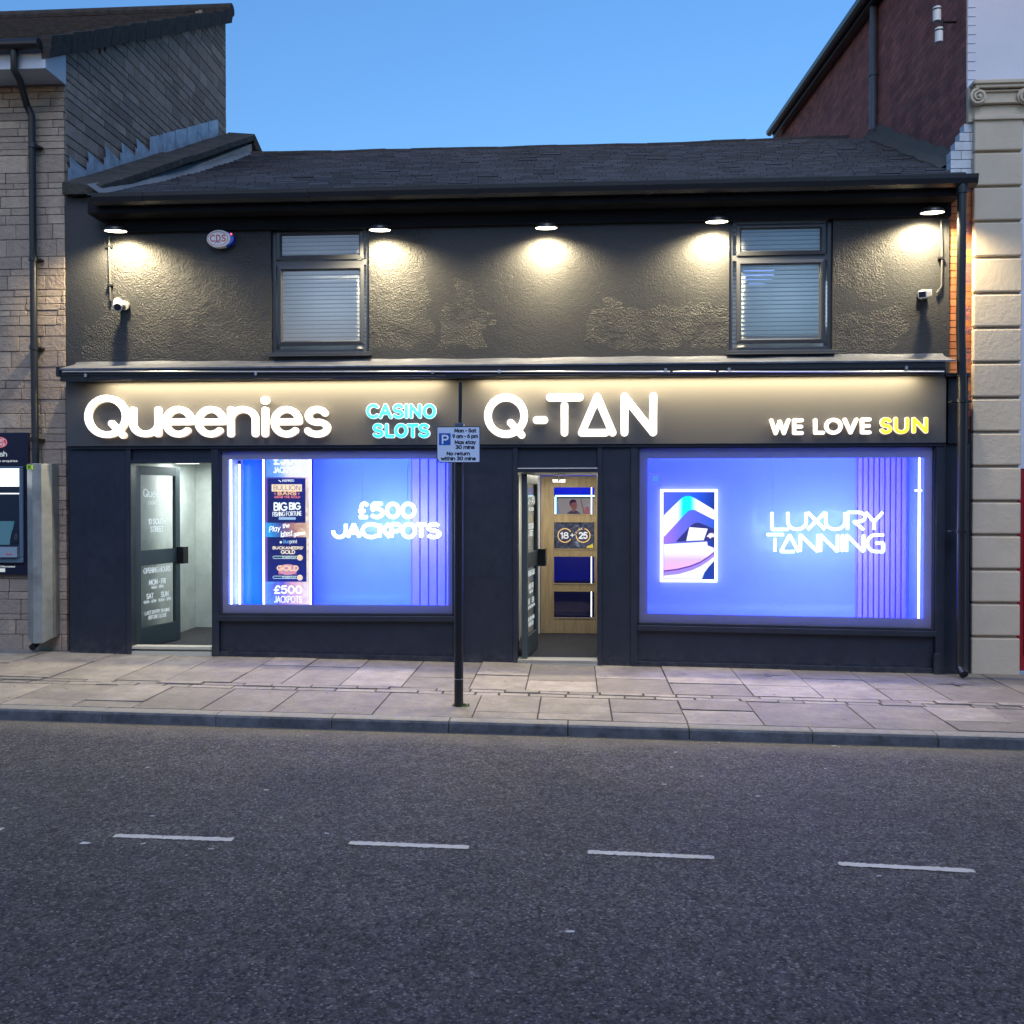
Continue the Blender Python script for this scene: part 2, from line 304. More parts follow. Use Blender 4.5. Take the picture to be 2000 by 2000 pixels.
# ------------------------------------------------------------------ mesh builder
def wloc(o):
    v = Vector((0, 0, 0))
    while o: v += o.location; o = o.parent
    return v
class MB:
    def __init__(s): s.v = []; s.f = []; s.m = []; s.r = []
    def poly(s, pts, m=0, r=.5):
        i = len(s.v); s.v += [tuple(map(float, p)) for p in pts]; s.f.append(tuple(range(i, i+len(pts)))); s.m.append(m); s.r.append(r)
    def box(s, x0, x1, y0, y1, z0, z1, m=0, r=None):
        if r is None: r = random.random()
        x0, x1 = sorted((x0, x1)); y0, y1 = sorted((y0, y1)); z0, z1 = sorted((z0, z1))
        s.hexa([(x0, y0, z0), (x1, y0, z0), (x1, y1, z0), (x0, y1, z0)], [(x0, y0, z1), (x1, y0, z1), (x1, y1, z1), (x0, y1, z1)], m, r); return s
    def hexa(s, lo, hi, m=0, r=.5):
        i = len(s.v); s.v += [tuple(map(float, p)) for p in list(lo)+list(hi)]; n = len(lo)
        s.f.append(tuple(range(i+n-1, i-1, -1))); s.f.append(tuple(range(i+n, i+2*n)))
        for k in range(n): s.f.append((i+k, i+(k+1) % n, i+n+(k+1) % n, i+n+k))
        s.m += [m]*(n+2); s.r += [r]*(n+2)
    def prism_y(s, pts, y0, y1, m=0, r=.5):       # outline in x,z counter-clockwise seen from the front, y0 front
        s.hexa([(x, y1, z) for x, z in pts][::-1], [(x, y0, z) for x, z in pts][::-1], m, r)
    def prism_x(s, pts, x0, x1, m=0, r=.5):       # outline in y,z
        s.hexa([(x0, y, z) for y, z in pts], [(x1, y, z) for y, z in pts], m, r)
    def tube(s, path, rad, n=12, m=0, cap=True, ratio=1.):
        path = [Vector(p) for p in path]; rs = rad if hasattr(rad, '__len__') else [rad]*len(path)
        i0 = len(s.v); prevn = None
        for k, p in enumerate(path):
            if k == 0: t = path[1]-p
            elif k == len(path)-1: t = p-path[-2]
            else: t = (path[k+1]-p).normalized()+(p-path[k-1]).normalized()
            t.normalize()
            if prevn is None:
                a = Vector((0, 0, 1)) if abs(t.z) < .9 else Vector((1, 0, 0)); nn = t.cross(a).normalized()
            else: nn = (prevn - t*prevn.dot(t)).normalized()
            prevn = nn; bb = t.cross(nn)
            for j in range(n):
                a = 2*math.pi*j/n; s.v.append(tuple(p+(nn*math.cos(a)+bb*math.sin(a))*rs[k]))
        for k in range(len(path)-1):
            for j in range(n):
                a = i0+k*n+j; b = i0+k*n+(j+1) % n; s.f.append((a, b, b+n, a+n)); s.m.append(m); s.r.append(.5)
        if cap:
            s.f.append(tuple(range(i0+n-1, i0-1, -1))); s.f.append(tuple(range(i0+(len(path)-1)*n, i0+len(path)*n))); s.m += [m, m]; s.r += [.5, .5]
        return s
    def disc(s, c, r, n=24, axis='y', m=0, rx=None):
        rx = rx or r
        pts = [(c[0]+rx*math.cos(a), c[1], c[2]+r*math.sin(a)) if axis == 'y' else (c[0]+rx*math.cos(a), c[1]+r*math.sin(a), c[2]) for a in [2*math.pi*k/n for k in range(n)]]
        s.poly(pts, m)
    def strokes(s, polys, w, yf, yb, res=None, mf=0, ms=0, back=False):
        """one flat shape grown round centre lines (x,z) with round ends, front at yf, sides back to yb"""
        res = res or w/4.; seg = []
        for pl in polys:
            if len(pl) == 1: pl = [pl[0], (pl[0][0]+1e-5, pl[0][1])]
            for a, b in zip(pl[:-1], pl[1:]): seg.append((*a, *b))
        sg = np.array(seg, float); lo = np.minimum(sg[:, :2].min(0), sg[:, 2:].min(0))-w/2-res*1.5; hi = np.maximum(sg[:, :2].max(0), sg[:, 2:].max(0))+w/2+res*1.5
        nx = int((hi[0]-lo[0])/res)+2; nz = int((hi[1]-lo[1])/res)+2
        gx = lo[0]+np.arange(nx)*res; gy = lo[1]+np.arange(nz)*res
        D = np.full((nz, nx), 1e9)
        for ax, ay, bx, by in sg:
            i0 = max(0, int((min(ax, bx)-w/2-2*res-lo[0])/res)); i1 = min(nx, int((max(ax, bx)+w/2+2*res-lo[0])/res)+2)
            j0 = max(0, int((min(ay, by)-w/2-2*res-lo[1])/res)); j1 = min(nz, int((max(ay, by)+w/2+2*res-lo[1])/res)+2)
            xx, yy = np.meshgrid(gx[i0:i1], gy[j0:j1]); dx, dy = bx-ax, by-ay; L = dx*dx+dy*dy+1e-12
            t = np.clip(((xx-ax)*dx+(yy-ay)*dy)/L, 0, 1); d = np.hypot(xx-ax-t*dx, yy-ay-t*dy)
            D[j0:j1, i0:i1] = np.minimum(D[j0:j1, i0:i1], d)
        f = w/2-D; ins = f > 0
        for j in range(nz-1):
            run = None
            row = ins[j, :-1] & ins[j, 1:] & ins[j+1, :-1] & ins[j+1, 1:]
            anyr = ins[j, :-1] | ins[j, 1:] | ins[j+1, :-1] | ins[j+1, 1:]
            if not anyr.any(): continue
            for i in range(nx-1):
                if row[i]:
                    if run is None: run = i
                    continue
                if run is not None:
                    s.poly([(gx[run], yf, gy[j]), (gx[i], yf, gy[j]), (gx[i], yf, gy[j+1]), (gx[run], yf, gy[j+1])], mf); run = None
                if not anyr[i]: continue
                cs = [(i, j), (i+1, j), (i+1, j+1), (i, j+1)]; out = []
                for k in range(4):
                    a = cs[k]; b = cs[(k+1) % 4]; fa = f[a[1], a[0]]; fb = f[b[1], b[0]]
                    fa = max(fa, -res*1.5); fb = max(fb, -res*1.5)
                    if fa > 0: out.append((gx[a[0]], gy[a[1]], 0))
                    if (fa > 0) != (fb > 0):
                        t = fa/(fa-fb); out.append((gx[a[0]]+t*(gx[b[0]]-gx[a[0]]), gy[a[1]]+t*(gy[b[1]]-gy[a[1]]), 1))
                if len(out) < 3: continue
                s.poly([(p[0], yf, p[1]) for p in out], mf)
                if abs(yb-yf) > 1e-6:
                    for k in range(len(out)):
                        p = out[k]; q = out[(k+1) % len(out)]
                        if p[2] and q[2]: s.poly([(p[0], yf, p[1]), (p[0], yb, p[1]), (q[0], yb, q[1]), (q[0], yf, q[1])], ms)
        return s
    def build(s, name, mats, parent=None, smooth=False, bevel=0., local=False):
        if not isinstance(mats, (list, tuple)): mats = [mats]
        off = Vector((0, 0, 0)) if (local or not parent) else wloc(parent)
        me = bpy.data.meshes.new(name)
        me.from_pydata([(v[0]-off.x, v[1]-off.y, v[2]-off.z) for v in s.v], [], s.f)
        for m in mats: me.materials.append(m)
        me.polygons.foreach_set('material_index', s.m)
        a = me.attributes.new('rnd', 'FLOAT', 'FACE'); a.data.foreach_set('value', s.r)
        if smooth: me.polygons.foreach_set('use_smooth', [True]*len(s.f))
        me.update(); o = bpy.data.objects.new(name, me); COL.objects.link(o)
        if parent: o.parent = parent
        if smooth:
            try: me.set_sharp_from_angle(angle=R(40))
            except Exception: pass
        if bevel:
            b = o.modifiers.new('edge', 'BEVEL'); b.width = bevel; b.segments = 2; b.limit_method = 'ANGLE'; b.angle_limit = R(50)
        return o
def tag(o, label=None, cat=None, group=None, kind=None):
    if label: o['label'] = label
    if cat: o['category'] = cat
    if group: o['group'] = group
    if kind: o['kind'] = kind
    return o
def thing(name, loc, label, cat, group=None):
    o = bpy.data.objects.new(name, None); o.empty_display_size = .1; COL.objects.link(o); o.location = loc; tag(o, label, cat, group); return o
def copy_tree(o, parent=None):
    c = o.copy(); COL.objects.link(c)
    if parent: c.parent = parent
    for ch in list(o.children): copy_tree(ch, c)
    return c
def area_light(name, loc, rot, sx, sy, energy, col, parent, spread=180):
    l = bpy.data.lights.new(name, 'AREA'); l.shape = 'RECTANGLE'; l.size = sx; l.size_y = sy; l.energy = energy; l.color = col; l.spread = R(spread)
    o = bpy.data.objects.new(name, l); COL.objects.link(o); o.parent = parent; o.location = Vector(loc)-wloc(parent); o.rotation_euler = rot; return o

# ------------------------------------------------------------------ monoline lettering
def arc(cx, cy, rx, ry, a0, a1, n=None):
    n = n or max(4, int(abs(a1-a0)/14)); return [(cx+rx*math.cos(R(a0+(a1-a0)*k/n)), cy+ry*math.sin(R(a0+(a1-a0)*k/n))) for k in range(n+1)]
def ss(w=.6): return arc(w/2, .75, w*.46, .25, 25, 270)+arc(w/2, .25, w*.5, .25, 90, -155)[1:]
x_ = .68; r_ = .3
GL = {
 'A': [[(0, 0), (.4, 1), (.8, 0)], [(.14, .34), (.66, .34)]], 'a_open': [[(.8, 0), (.4, 1), (0, 0), (.62, 0)]],
 'B': [[(0, .52), (0, 1), (.32, 1)]+arc(.32, .76, .24, .24, 90, -90)+[(0, .52), (0, 0), (.32, 0)]+arc(.34, .26, .26, .26, -90, 90)],
 'C': [arc(.5, .5, .5, .5, 48, 312)], 'D': [[(.25, 1), (0, 1), (0, 0), (.25, 0)]+arc(.25, .5, .47, .5, -90, 90)],
 'E': [[(.52, 1), (0, 1), (0, 0), (.52, 0)], [(0, .5), (.45, .5)]], 'e_open': [[(.55, 1), (0, 1), (0, 0), (.55, 0)], [(.24, .5), (.5, .5)]],
 'F': [[(.52, 1), (0, 1), (0, 0)], [(0, .5), (.45, .5)]], 'G': [arc(.5, .5, .5, .5, 48, 330)+[(.95, .46), (.56, .46)]],
 'H': [[(0, 0), (0, 1)], [(.66, 0), (.66, 1)], [(0, .5), (.66, .5)]], 'I': [[(0, 0), (0, 1)]],
 'J': [[(.45, 1), (.45, .27)]+arc(.22, .27, .23, .27, 0, -150)], 'K': [[(0, 0), (0, 1)], [(.56, 1), (0, .42)], [(.2, .6), (.6, 0)]],
 'L': [[(0, 1), (0, 0), (.5, 0)]], 'M': [[(0, 0), (.06, 1), (.44, .2), (.82, 1), (.88, 0)]], 'N': [[(0, 0), (0, 1), (.68, 0), (.68, 1)]],
 'O': [arc(.5, .5, .5, .5, 0, 360)], 'P': [[(0, 0), (0, 1), (.33, 1)]+arc(.33, .73, .25, .27, 90, -90)+[(0, .46)]],
 'Q': [arc(.48, .52, .48, .48, 0, 360), [(.62, .32), (.95, -.02)]], 'R': [[(0, 0), (0, 1), (.33, 1)]+arc(.33, .74, .25, .26, 90, -90)+[(0, .48)], [(.3, .48), (.6, 0)]],
 'S': [ss()], 'T': [[(0, 1), (.64, 1)], [(.32, 1), (.32, 0)]], 'U': [[(0, 1), (0, .33)]+arc(.32, .33, .32, .33, 180, 360)+[(.64, 1)]],
 'V': [[(0, 1), (.37, 0), (.74, 1)]], 'W': [[(0, 1), (.28, 0), (.55, .9), (.82, 0), (1.1, 1)]], 'X': [[(0, 0), (.66, 1)], [(0, 1), (.66, 0)]],
 'Y': [[(0, 1), (.34, .46), (.68, 1)], [(.34, .46), (.34, 0)]], 'Z': [[(0, 1), (.6, 1), (0, 0), (.6, 0)]],
 '0': [arc(.3, .5, .3, .5, 0, 360)], '1': [[(0, .8), (.2, 1), (.2, 0)]], '2': [arc(.28, .72, .28, .28, 160, -20)+[(0, 0), (.56, 0)]],
 '3': [arc(.26, .76, .25, .24, 150, -90)+arc(.26, .26, .28, .26, 90, -150)], '4': [[(.42, 0), (.42, 1), (0, .28), (.58, .28)]],
 '5': [[(.5, 1), (.08, 1), (.03, .55)]+arc(.26, .32, .28, .32, 130, -150)], '6': [arc(.3, .3, .28, .3, 0, 360), arc(.52, .35, .5, .65, 175, 105)],
 '7': [[(0, 1), (.55, 1), (.18, 0)]], '8': [arc(.28, .76, .22, .24, 0, 360), arc(.28, .27, .28, .27, 0, 360)], '9': [arc(.3, .7, .28, .3, 0, 360), arc(.08, .65, .5, .65, -5, -75)],
 '-': [[(0, .42), (.3, .42)]], '.': [[(0, 0)]], '+': [[(0, .45), (.5, .45)], [(.25, .2), (.25, .7)]], "'": [[(0, 1), (0, .8)]],
 '£': [[(.05, 0), (.58, 0)], [(.0, .45), (.42, .45)], [(.05, 0)]+arc(.0, .2, .2, .2, -60, 20)[0:]+[(.17, .6)]+arc(.38, .72, .21, .28, 180, 20)],
 'a': [arc(r_, .34, r_, .34, 0, 360), [(.6, x_), (.6, 0)]], 'b': [[(0, 1.02), (0, 0)], arc(r_, .34, r_, .34, 0, 360)], 'c': [arc(r_, .34, r_, .34, 50, 310)],
 'd': [arc(r_, .34, r_, .34, 0, 360), [(.6, 1.02), (.6, 0)]], 'e': [[(0, .34), (.6, .34)]+arc(r_, .34, r_, .34, 0, 318)], 'f': [arc(.3, .82, .16, .2, 70, 180)+[(.14, 0)], [(0, .64), (.32, .64)]],
 'g': [arc(r_, .34, r_, .34, 0, 360), [(.6, x_), (.6, -.08)]+arc(.3, -.08, .3, .2, 0, -150)], 'h': [[(0, 1.02), (0, 0)], [(0, .38)]+arc(.26, .4, .26, .28, 180, 0)+[(.52, 0)]],
 'i': [[(0, x_), (0, 0)], [(0, .93)]], 'k': [[(0, 1.02), (0, 0)], [(.45, x_), (0, .26)], [(.15, .38), (.48, 0)]], 'l': [[(0, 1.02), (0, 0)]],
 'm': [[(0, x_), (0, 0)], arc(.22, .42, .22, .26, 180, 0)+[(.44, 0)], arc(.66, .42, .22, .26, 180, 0)+[(.88, 0)]], 'n': [[(0, x_), (0, 0)], [(0, .38)]+arc(.26, .4, .26, .28, 180, 0)+[(.52, 0)]],
 'o': [arc(.31, .34, .31, .34, 0, 360)], 'p': [[(0, x_), (0, -.3)], arc(r_, .34, r_, .34, 0, 360)], 'q': [[(.6, x_), (.6, -.3)], arc(r_, .34, r_, .34, 0, 360)],
 'r': [[(0, x_), (0, 0)], [(0, .36)]+arc(.24, .4, .24, .28, 180, 75)], 's': [[(p[0]*.8, p[1]*x_) for p in ss(.62)]], 't': [[(.15, .92), (.15, .16)]+arc(.3, .16, .15, .16, 180, 300), [(0, x_), (.34, x_)]],
 'u': [[(0, x_), (0, .28)]+arc(.27, .28, .27, .28, 180, 360), [(.54, x_), (.54, 0)]], 'v': [[(0, x_), (.26, 0), (.52, x_)]], 'w': [[(0, x_), (.2, 0), (.4, .6), (.6, 0), (.8, x_)]],
 'x': [[(0, x_), (.48, 0)], [(0, 0), (.48, x_)]], 'y': [[(0, x_), (.27, 0)], [(.54, x_), (.16, -.3)]],
}
def text(s, x, z, h, fit=None, gap=.22, italic=0., align='c', rot=0.):
    """centre lines for a line of text; x,z is the middle (or left) of its base line"""
    cur = 0; out = []
    for ch in s:
        if ch == ' ': cur += .38; continue
        g = GL[ch]; x0 = min(p[0] for st in g for p in st); x1 = max(p[0] for st in g for p in st)
        out += [[(cur+p[0]-x0+italic*p[1], p[1]) for p in st] for st in g]; cur += x1-x0+gap
    wd = max(.01, cur-gap); sx = (fit/wd) if fit else h
    o = -wd*sx/2 if align == 'c' else 0
    cr, sr = math.cos(R(rot)), math.sin(R(rot)); res = []
    for st in out: res.append([(x+(p[0]*sx+o)*cr-p[1]*h*sr, z+(p[0]*sx+o)*sr+p[1]*h*cr) for p in st])
    return res
def inbox(g, x0, x1, z0, z1, w):
    st = GL[g] if isinstance(g, str) else g
    ax = min(p[0] for s_ in st for p in s_); bx = max(p[0] for s_ in st for p in s_); az = min(p[1] for s_ in st for p in s_); bz = max(p[1] for s_ in st for p in s_)
    x0 += w/2; x1 -= w/2; z0 += w/2; z1 -= w/2
    fx = (lambda v: x0+(v-ax)/(bx-ax)*(x1-x0)) if bx-ax > 1e-6 else (lambda v: (x0+x1)/2)
    fz = (lambda v: z0+(v-az)/(bz-az)*(z1-z0)) if bz-az > 1e-6 else (lambda v: (z0+z1)/2)
    return [[(fx(p[0]), fz(p[1])) for p in s_] for s_ in st]

# ================================================================== THE SETTING
XL, XR = -5.0, 4.60                 # ends of the shop front
# road and ground
def sheet(name, x0, x1, ys, zf, mat, nx=2):
    mb = MB(); xs = [x0+(x1-x0)*k/nx for k in range(nx+1)]
    for a, b in zip(xs[:-1], xs[1:]):
        for c, d in zip(ys[:-1], ys[1:]): mb.poly([(a, c, zf(a, c)), (b, c, zf(b, c)), (b, d, zf(b, d)), (a, d, zf(a, d))])
    return mb.build(name, mat)
ground = tag(sheet('ground', -400, 400, [-400, 400], lambda x, y: SX*x-.45, P_('bare_ground', (.12, .115, .10), .95)), kind='structure')
road = sheet('road', -60, 60, [-13.2, -5.3, -2.655], rz, M['asphalt']); tag(road, kind='structure')
road['label'] = 'dark asphalt road with a broken white line'
for k, (a, b) in enumerate([((-232, 1612), (5, 1621)), ((223, 1633), (455, 1641)), ((682, 1647), (916, 1656)), ((1148, 1665), (1395, 1676)), ((1637, 1688), (1903, 1702)), ((2150, 1716), (2420, 1732))]):
    p = GR(*a); q = GR(*b); mb = MB(); n = 46; hw = .028; d = Vector((q[0]-p[0], q[1]-p[1], 0)); L = d.length; d.normalize(); nr = Vector((-d.y, d.x, 0))
    pts = []
    for j in range(n+1):
        t = j/n; c = Vector((p[0], p[1], 0))+d*(L*t); w = hw+random.uniform(-.007, .004)-(.006 if j in (0, n) else 0)
        w2 = hw+random.uniform(-.007, .004)-(.006 if j in (0, n) else 0)
        pts.append((c+nr*w, c-nr*w2))
    for (a1, b1), (a2, b2) in zip(pts[:-1], pts[1:]):
        mb.poly([(b1.x, b1.y, rz(b1.x, b1.y)+.004), (b2.x, b2.y, rz(b2.x, b2.y)+.004), (a2.x, a2.y, rz(a2.x, a2.y)+.004), (a1.x, a1.y, rz(a1.x, a1.y)+.004)])
    mb.build('lane_marking', M['linepaint'], road)
# pavement: slabs, a double row of setts, slabs, kerb
mb = MB()
mb.poly([(-60, -2.6, gz(-60, -2.6)-.0055), (60, -2.6, gz(60, -2.6)-.0055), (60, .0, gz(60, 0)-.0055), (-60, .0, gz(-60, 0)-.0055)], 1)
def slab(x0, x1, y0, y1, jit=.002, gap=.0065, sk=0.):
    r = random.random(); g = gap*random.uniform(.7, 1.3)
    x0 += g; x1 -= g; y0 += g; y1 -= g
    dz = random.uniform(-jit*.5, jit)+(random.uniform(.004, .009) if random.random() < (.3 if y1-y0 < .2 else .14) else 0); tx = random.uniform(-.001, .001); ty = random.uniform(-.0015, .001)
    c = [(x0+sk, y0, -tx-ty), (x1+sk, y0, tx-ty), (x1, y1, tx+ty), (x0, y1, -tx+ty)]
    top = [(x, y, gz(x, y)+dz+t) for x, y, t in c]; bot = [(x, y, gz(x, y)-.03) for x, y, t in c]
    mb.hexa(bot, top, 0, r)
def sety(x): return -1.47+.04*math.sin(x*.5)
def row(ya, yb, wmin, wmax, x0=-9, x1=9, **k):
    x = x0+random.uniform(0, .5)
    while x < x1:
        w = random.uniform(wmin, wmax); slab(x, x+w, ya, yb, **k); x += w
x = -9.
while x < 9:
    w = random.uniform(.46, .80); 
    cut = random.choice([None, -.55, -.78, -.95, -.66]); sk = 0
    if cut is None: slab(x, x+w, -1.44, -.0)
    else: slab(x, x+w, cut, 0.); slab(x, x+w, -1.44, cut)
    x += w
row(-1.56, -1.44, .22, .46, gap=.010); row(-1.68, -1.56, .2, .42, gap=.010)
x = -9.3
while x < 9:
    w = random.uniform(.5, .9); cut = random.choice([None, -2.2, -2.3, -2.05])
    if cut is None: slab(x, x+w, -2.52, -1.68)
    else: slab(x, x+w, cut, -1.68); slab(x, x+w, -2.52, cut)
    x += w
for s_ in (-1, 1):                   # plain continuation of the pavement outside the view
    a, b = (9.6, 60) if s_ > 0 else (-60, -9.3)
    mb.poly([(a, -2.52, gz(a, -2.52)), (b, -2.52, gz(b, -2.52)), (b, 0, gz(b, 0)), (a, 0, gz(a, 0))], 0, .4)
pav = tag(mb.build('pavement', [M['slab'], M['joint']]), kind='structure'); pav['label'] = 'stone slab pavement with a band of small setts'
mb = MB(); x = G(177, 1400)[0]-.965*8
while x < 9:
    r = random.random(); a, b = x+.004, x+.965-.004; o = random.uniform(-.006, .006)
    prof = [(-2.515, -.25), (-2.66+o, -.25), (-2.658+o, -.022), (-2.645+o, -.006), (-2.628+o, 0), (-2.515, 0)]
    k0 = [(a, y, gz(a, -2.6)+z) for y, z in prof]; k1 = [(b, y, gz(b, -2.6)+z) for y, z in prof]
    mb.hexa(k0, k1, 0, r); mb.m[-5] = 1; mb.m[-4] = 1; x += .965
for a, b in ((-60, -7.9), (9.6, 60)):
    mb.hexa([(a, y, gz(a, -2.6)+z) for y, z in prof], [(b, y, gz(b, -2.6)+z) for y, z in prof], 0, .5)
kerb = tag(mb.build('kerb', [M['kerb'], simple('dark_kerb_face', (.075, .085, .105), .85, var=.5, vscale=7, bs=30, bd=.006)], bevel=.004), kind='structure'); kerb['label'] = 'grey granite kerb along the road'  # front face and lower edge are darker and bluer than the top
# far side pavement (behind the camera)
far = MB(); far.box(-60, 60, -15.5, -13.2, -1.2, -.02, 0, .5); far = tag(far.build('far_pavement', M['slab']), kind='structure')

# ================================================================== LEFT STONE BUILDING
def courses(mb, a0, a1, z0, z1, put, hmin=.06, hmax=.2, wmin=.18, wmax=.62, gap=.003, skip=None):
    z = z0
    while z < z1:
        h = random.choice([random.uniform(hmin, hmin*1.5), random.uniform(hmin*1.4, hmax)]); zt = min(z+h, z1); a = a0-random.uniform(0, .3)
        while a < a1:
            w = random.uniform(wmin, wmax); p0, p1 = max(a, a0), min(a+w, a1)
            if p1-p0 > .03: put(p0+gap, p1-gap, z+gap, zt-gap, random.uniform(.0, .009), random.random())
            a += w
        z = zt
sb = thing('stone_building', (-6.5, 0, gz(-6.5, 0)), 'pale coursed stone building on the left, taller than the dark shop, with dark tiled roof', 'building')
mb = MB(); EZ = 6.62; RZ = 9.62; RY = 4.93
mb.box(-9.5, XL-.03, .03, 5.2, -.4, EZ, 1)
mb.prism_x([(.03, EZ), (RY-.02, EZ), (RY-.02, RZ+.02), (.03, EZ+.1)], XL-.33, XL-.03, 1)
courses(mb, -9.5, XL, gz(-6, 0)-.1, EZ, lambda a, b, z0, z1, d, r: mb.box(a, b, -d, .05, z0, z1, 0, r))
mb.build('wall', [M['stone'], M['mortar']], sb, bevel=.004)
mb = MB()
def gput(a, b, z0, z1, d, r):
    top = lambda y: EZ+.14+(RZ-EZ-.02)*y/RY
    t = min(z1, top((a+b)/2))
    if t-z0 < .03: return
    mb.hexa([(XL-.05, a, z0), (XL+d*.25, a, z0), (XL+d*.25, b, z0), (XL-.05, b, z0)], [(XL-.05, a, min(z1, top(a))), (XL+d*.25, a, min(z1, top(a))), (XL+d*.25, b, min(z1, top(b))), (XL-.05, b, min(z1, top(b)))], 0, r)
courses(mb, .03, RY, 4.9, RZ+.1, gput, hmin=.08, hmax=.2, wmin=.2, wmax=.55, gap=.005)
mb.box(XL-.3, XL-.02, .05, RY-.01, 0, 5.0, 1)
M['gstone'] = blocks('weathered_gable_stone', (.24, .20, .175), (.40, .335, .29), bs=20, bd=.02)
mb.build('gable_wall', [M['gstone'], M['mortar']], sb, bevel=.006)
# roof, tiled in rows
mb = MB(); n = 18
def rp(t): return (-.42+(RY+.42+.1)*t, EZ+.0+(RZ+.10-EZ)*t)
for k in range(n):
    y0, z0 = rp(k/n); y1, z1 = rp((k+1)/n)
    x = -9.6
    while x < XL+.06:
        w = .3; xe = min(x+w, XL+.07); j = random.uniform(0, .008)
        mb.hexa([(x, y0, z0+.02), (xe, y0, z0+.02), (xe, y1, z1-.01), (x, y1, z1-.01)], [(x, y0-.01, z0+.06+j), (xe, y0-.01, z0+.06+j), (xe, y1, z1+.035+j), (x, y1, z1+.035+j)], 0, random.random()); x = xe if xe < x+w else x+w
        if xe >= XL+.07: break
rf = mb.build('roof', M['roofdark'], sb)
mb = MB(); mb.tube([(-9.6, RY+.08, RZ+.16), (XL+.08, RY+.08, RZ+.16)], .1, 12); mb.build('ridge_tile', M['roofdark'], rf)
mb = MB(); 
for k in range(12):
    y0, z0 = rp(k/12); y1, z1 = rp((k+.97)/12); mb.hexa([(XL-.02, y0, z0-.14), (XL+.07, y0, z0-.14), (XL+.07, y1, z1-.14), (XL-.02, y1, z1-.14)], [(XL-.02, y0, z0+.10), (XL+.10, y0, z0+.10), (XL+.10, y1, z1+.08), (XL-.02, y1, z1+.08)])
mb.build('verge', M['roofdark'], rf)
mb = MB(); mb.box(-9.5, XL-.02, -.40, .02, EZ-.23, EZ-.20); mb.box(-9.5, XL-.02, -.41, -.38, EZ-.24, EZ+.0); mb.hexa([(XL-.02, -.41, EZ-.24), (XL+.02, -.41, EZ-.24), (XL+.02, .0, EZ-.24), (XL-.02, .0, EZ-.24)], [(XL-.02, -.41, EZ+.0), (XL+.02, -.41, EZ+.0), (XL+.02, .0, EZ+.2), (XL-.02, .0, EZ+.2)])
mb.build('eaves_board', P_('pale_blue_grey_paint', (.42, .47, .55), .5), sb)
mb = MB(); gy = -.49
mb.tube([(-9.5, gy, EZ-.02), (XL+.0, gy, EZ-.02)], .06, 14); mb.build('gutter', M['pipeblack'], sb, smooth=True)
def pxy(u, v, Y): p = F(u, v, Y); return (p[0], p[1], p[2])
xp = pxy(66, 600, -.1)[0]
mb = MB(); xa = pxy(30, 130, -.45)[0]
mb.tube([(xa, -.47, EZ-.03), (xa, -.47, EZ-.28), (xa+.02, -.40, EZ-.36), (xp-.04, -.14, EZ-.52), (xp-.01, -.10, EZ-.62), (xp, -.1, 3.5), (pxy(71, 900, -.1)[0], -.1, gz(-5.3, 0)+.16), (pxy(71, 900, -.1)[0], -.13, gz(-5.3, 0)+.09), (pxy(71, 900, -.1)[0], -.2, gz(-5.3, 0)+.06)], .038, 14)
for z in (5.65, 4.4, 3.42, 2.4): mb.tube([(xp, -.1, z), (xp, -.1, z+.05)], .046, 14); mb.box(xp-.07, xp+.07, -.08, .0, z+.015, z+.035)
mb.build('downpipe', M['pipeblack'], sb, smooth=True)
# galvanised cover round the pipe foot
x0, x1 = F(58, 1080, -.12)[0], F(107, 1080, -.1)[0]; zb, zt = F(75, 1254, -.15)[2], F(75, 906, -.15)[2]
tc = thing('pipe_cover', ((x0+x1)/2, -.1, zb), 'tall galvanised metal casing round the foot of the black pipe, beside the cash machine', 'pipe cover')
mb = MB(); o = [(x0, -.012), (x0, -.10), (x0+.012, -.18), (x0+.125, -.27), (x0+.215, -.25), (x1, -.15), (x1, -.012)]
mb.hexa([(a, b, zb+(.05 if b > -.2 else 0)) for a, b in o][::1], [(a, b, zt) for a, b in o][::1]); mb.build('casing', M['trunk'], tc, bevel=.004)
mb = MB(); cx, cz = x0+.10, zt-.04; 
mb.box(cx-.03, cx+.03, -.285, -.262, cz-.025, cz+.025, 0); mb.strokes([[(cx-.014, cz-.014), (cx+.014, cz+.014)], [(cx-.014, cz+.014), (cx+.014, cz-.014)]], .008, -.287, -.285, .002, 1, 1)
mb.build('sticker', [P_('lime_sticker', (.45, .75, .03)), M['ink']], tc)

# cash machine
ax1 = F(58, 1000, -.03)[0]; ax0 = ax1-.92; az1 = F(30, 845, -.03)[2]; az0 = F(30, 1123, -.03)[2]
at = thing('cash_machine', ((ax0+ax1)/2, -.03, az0), 'navy cash machine panel with lit screen set in the stone wall at the left edge', 'cash machine')
MN = P_('navy_panel', (.012, .013, .035), .35)
mb = MB(); mb.box(ax0, ax1, -.05, .06, az0, az1); mb.build('panel', MN, at, bevel=.006)
def AB(u0, v0, u1, v1, Y=-.06): return B(u0, v0, u1, v1, Y)
bx1, bz0, bz1 = F(47, 1000, -.06)[0], F(24, 1099, -.06)[2], F(24, 911, -.06)[2]
mb = MB(); x0b = ax0+.07
for (a, b, c, d) in ((x0b, bx1, bz1-.025, bz1), (x0b, bx1, bz0, bz0+.06), (bx1-.045, bx1, bz0+.06, bz1-.025), (x0b, x0b+.045, bz0+.06, bz1-.025)): mb.box(a, b, -.085, -.05, c, d)
mb.build('surround', P_('steel_blue_surround', (.10, .15, .21), .35), at, bevel=.01)
mb = MB(); mb.box(x0b+.045, bx1-.045, -.055, -.051, bz0+.06, bz1-.025); 
mb.build('recess', P_('dark_recess', (.02, .03, .05), .3), at)
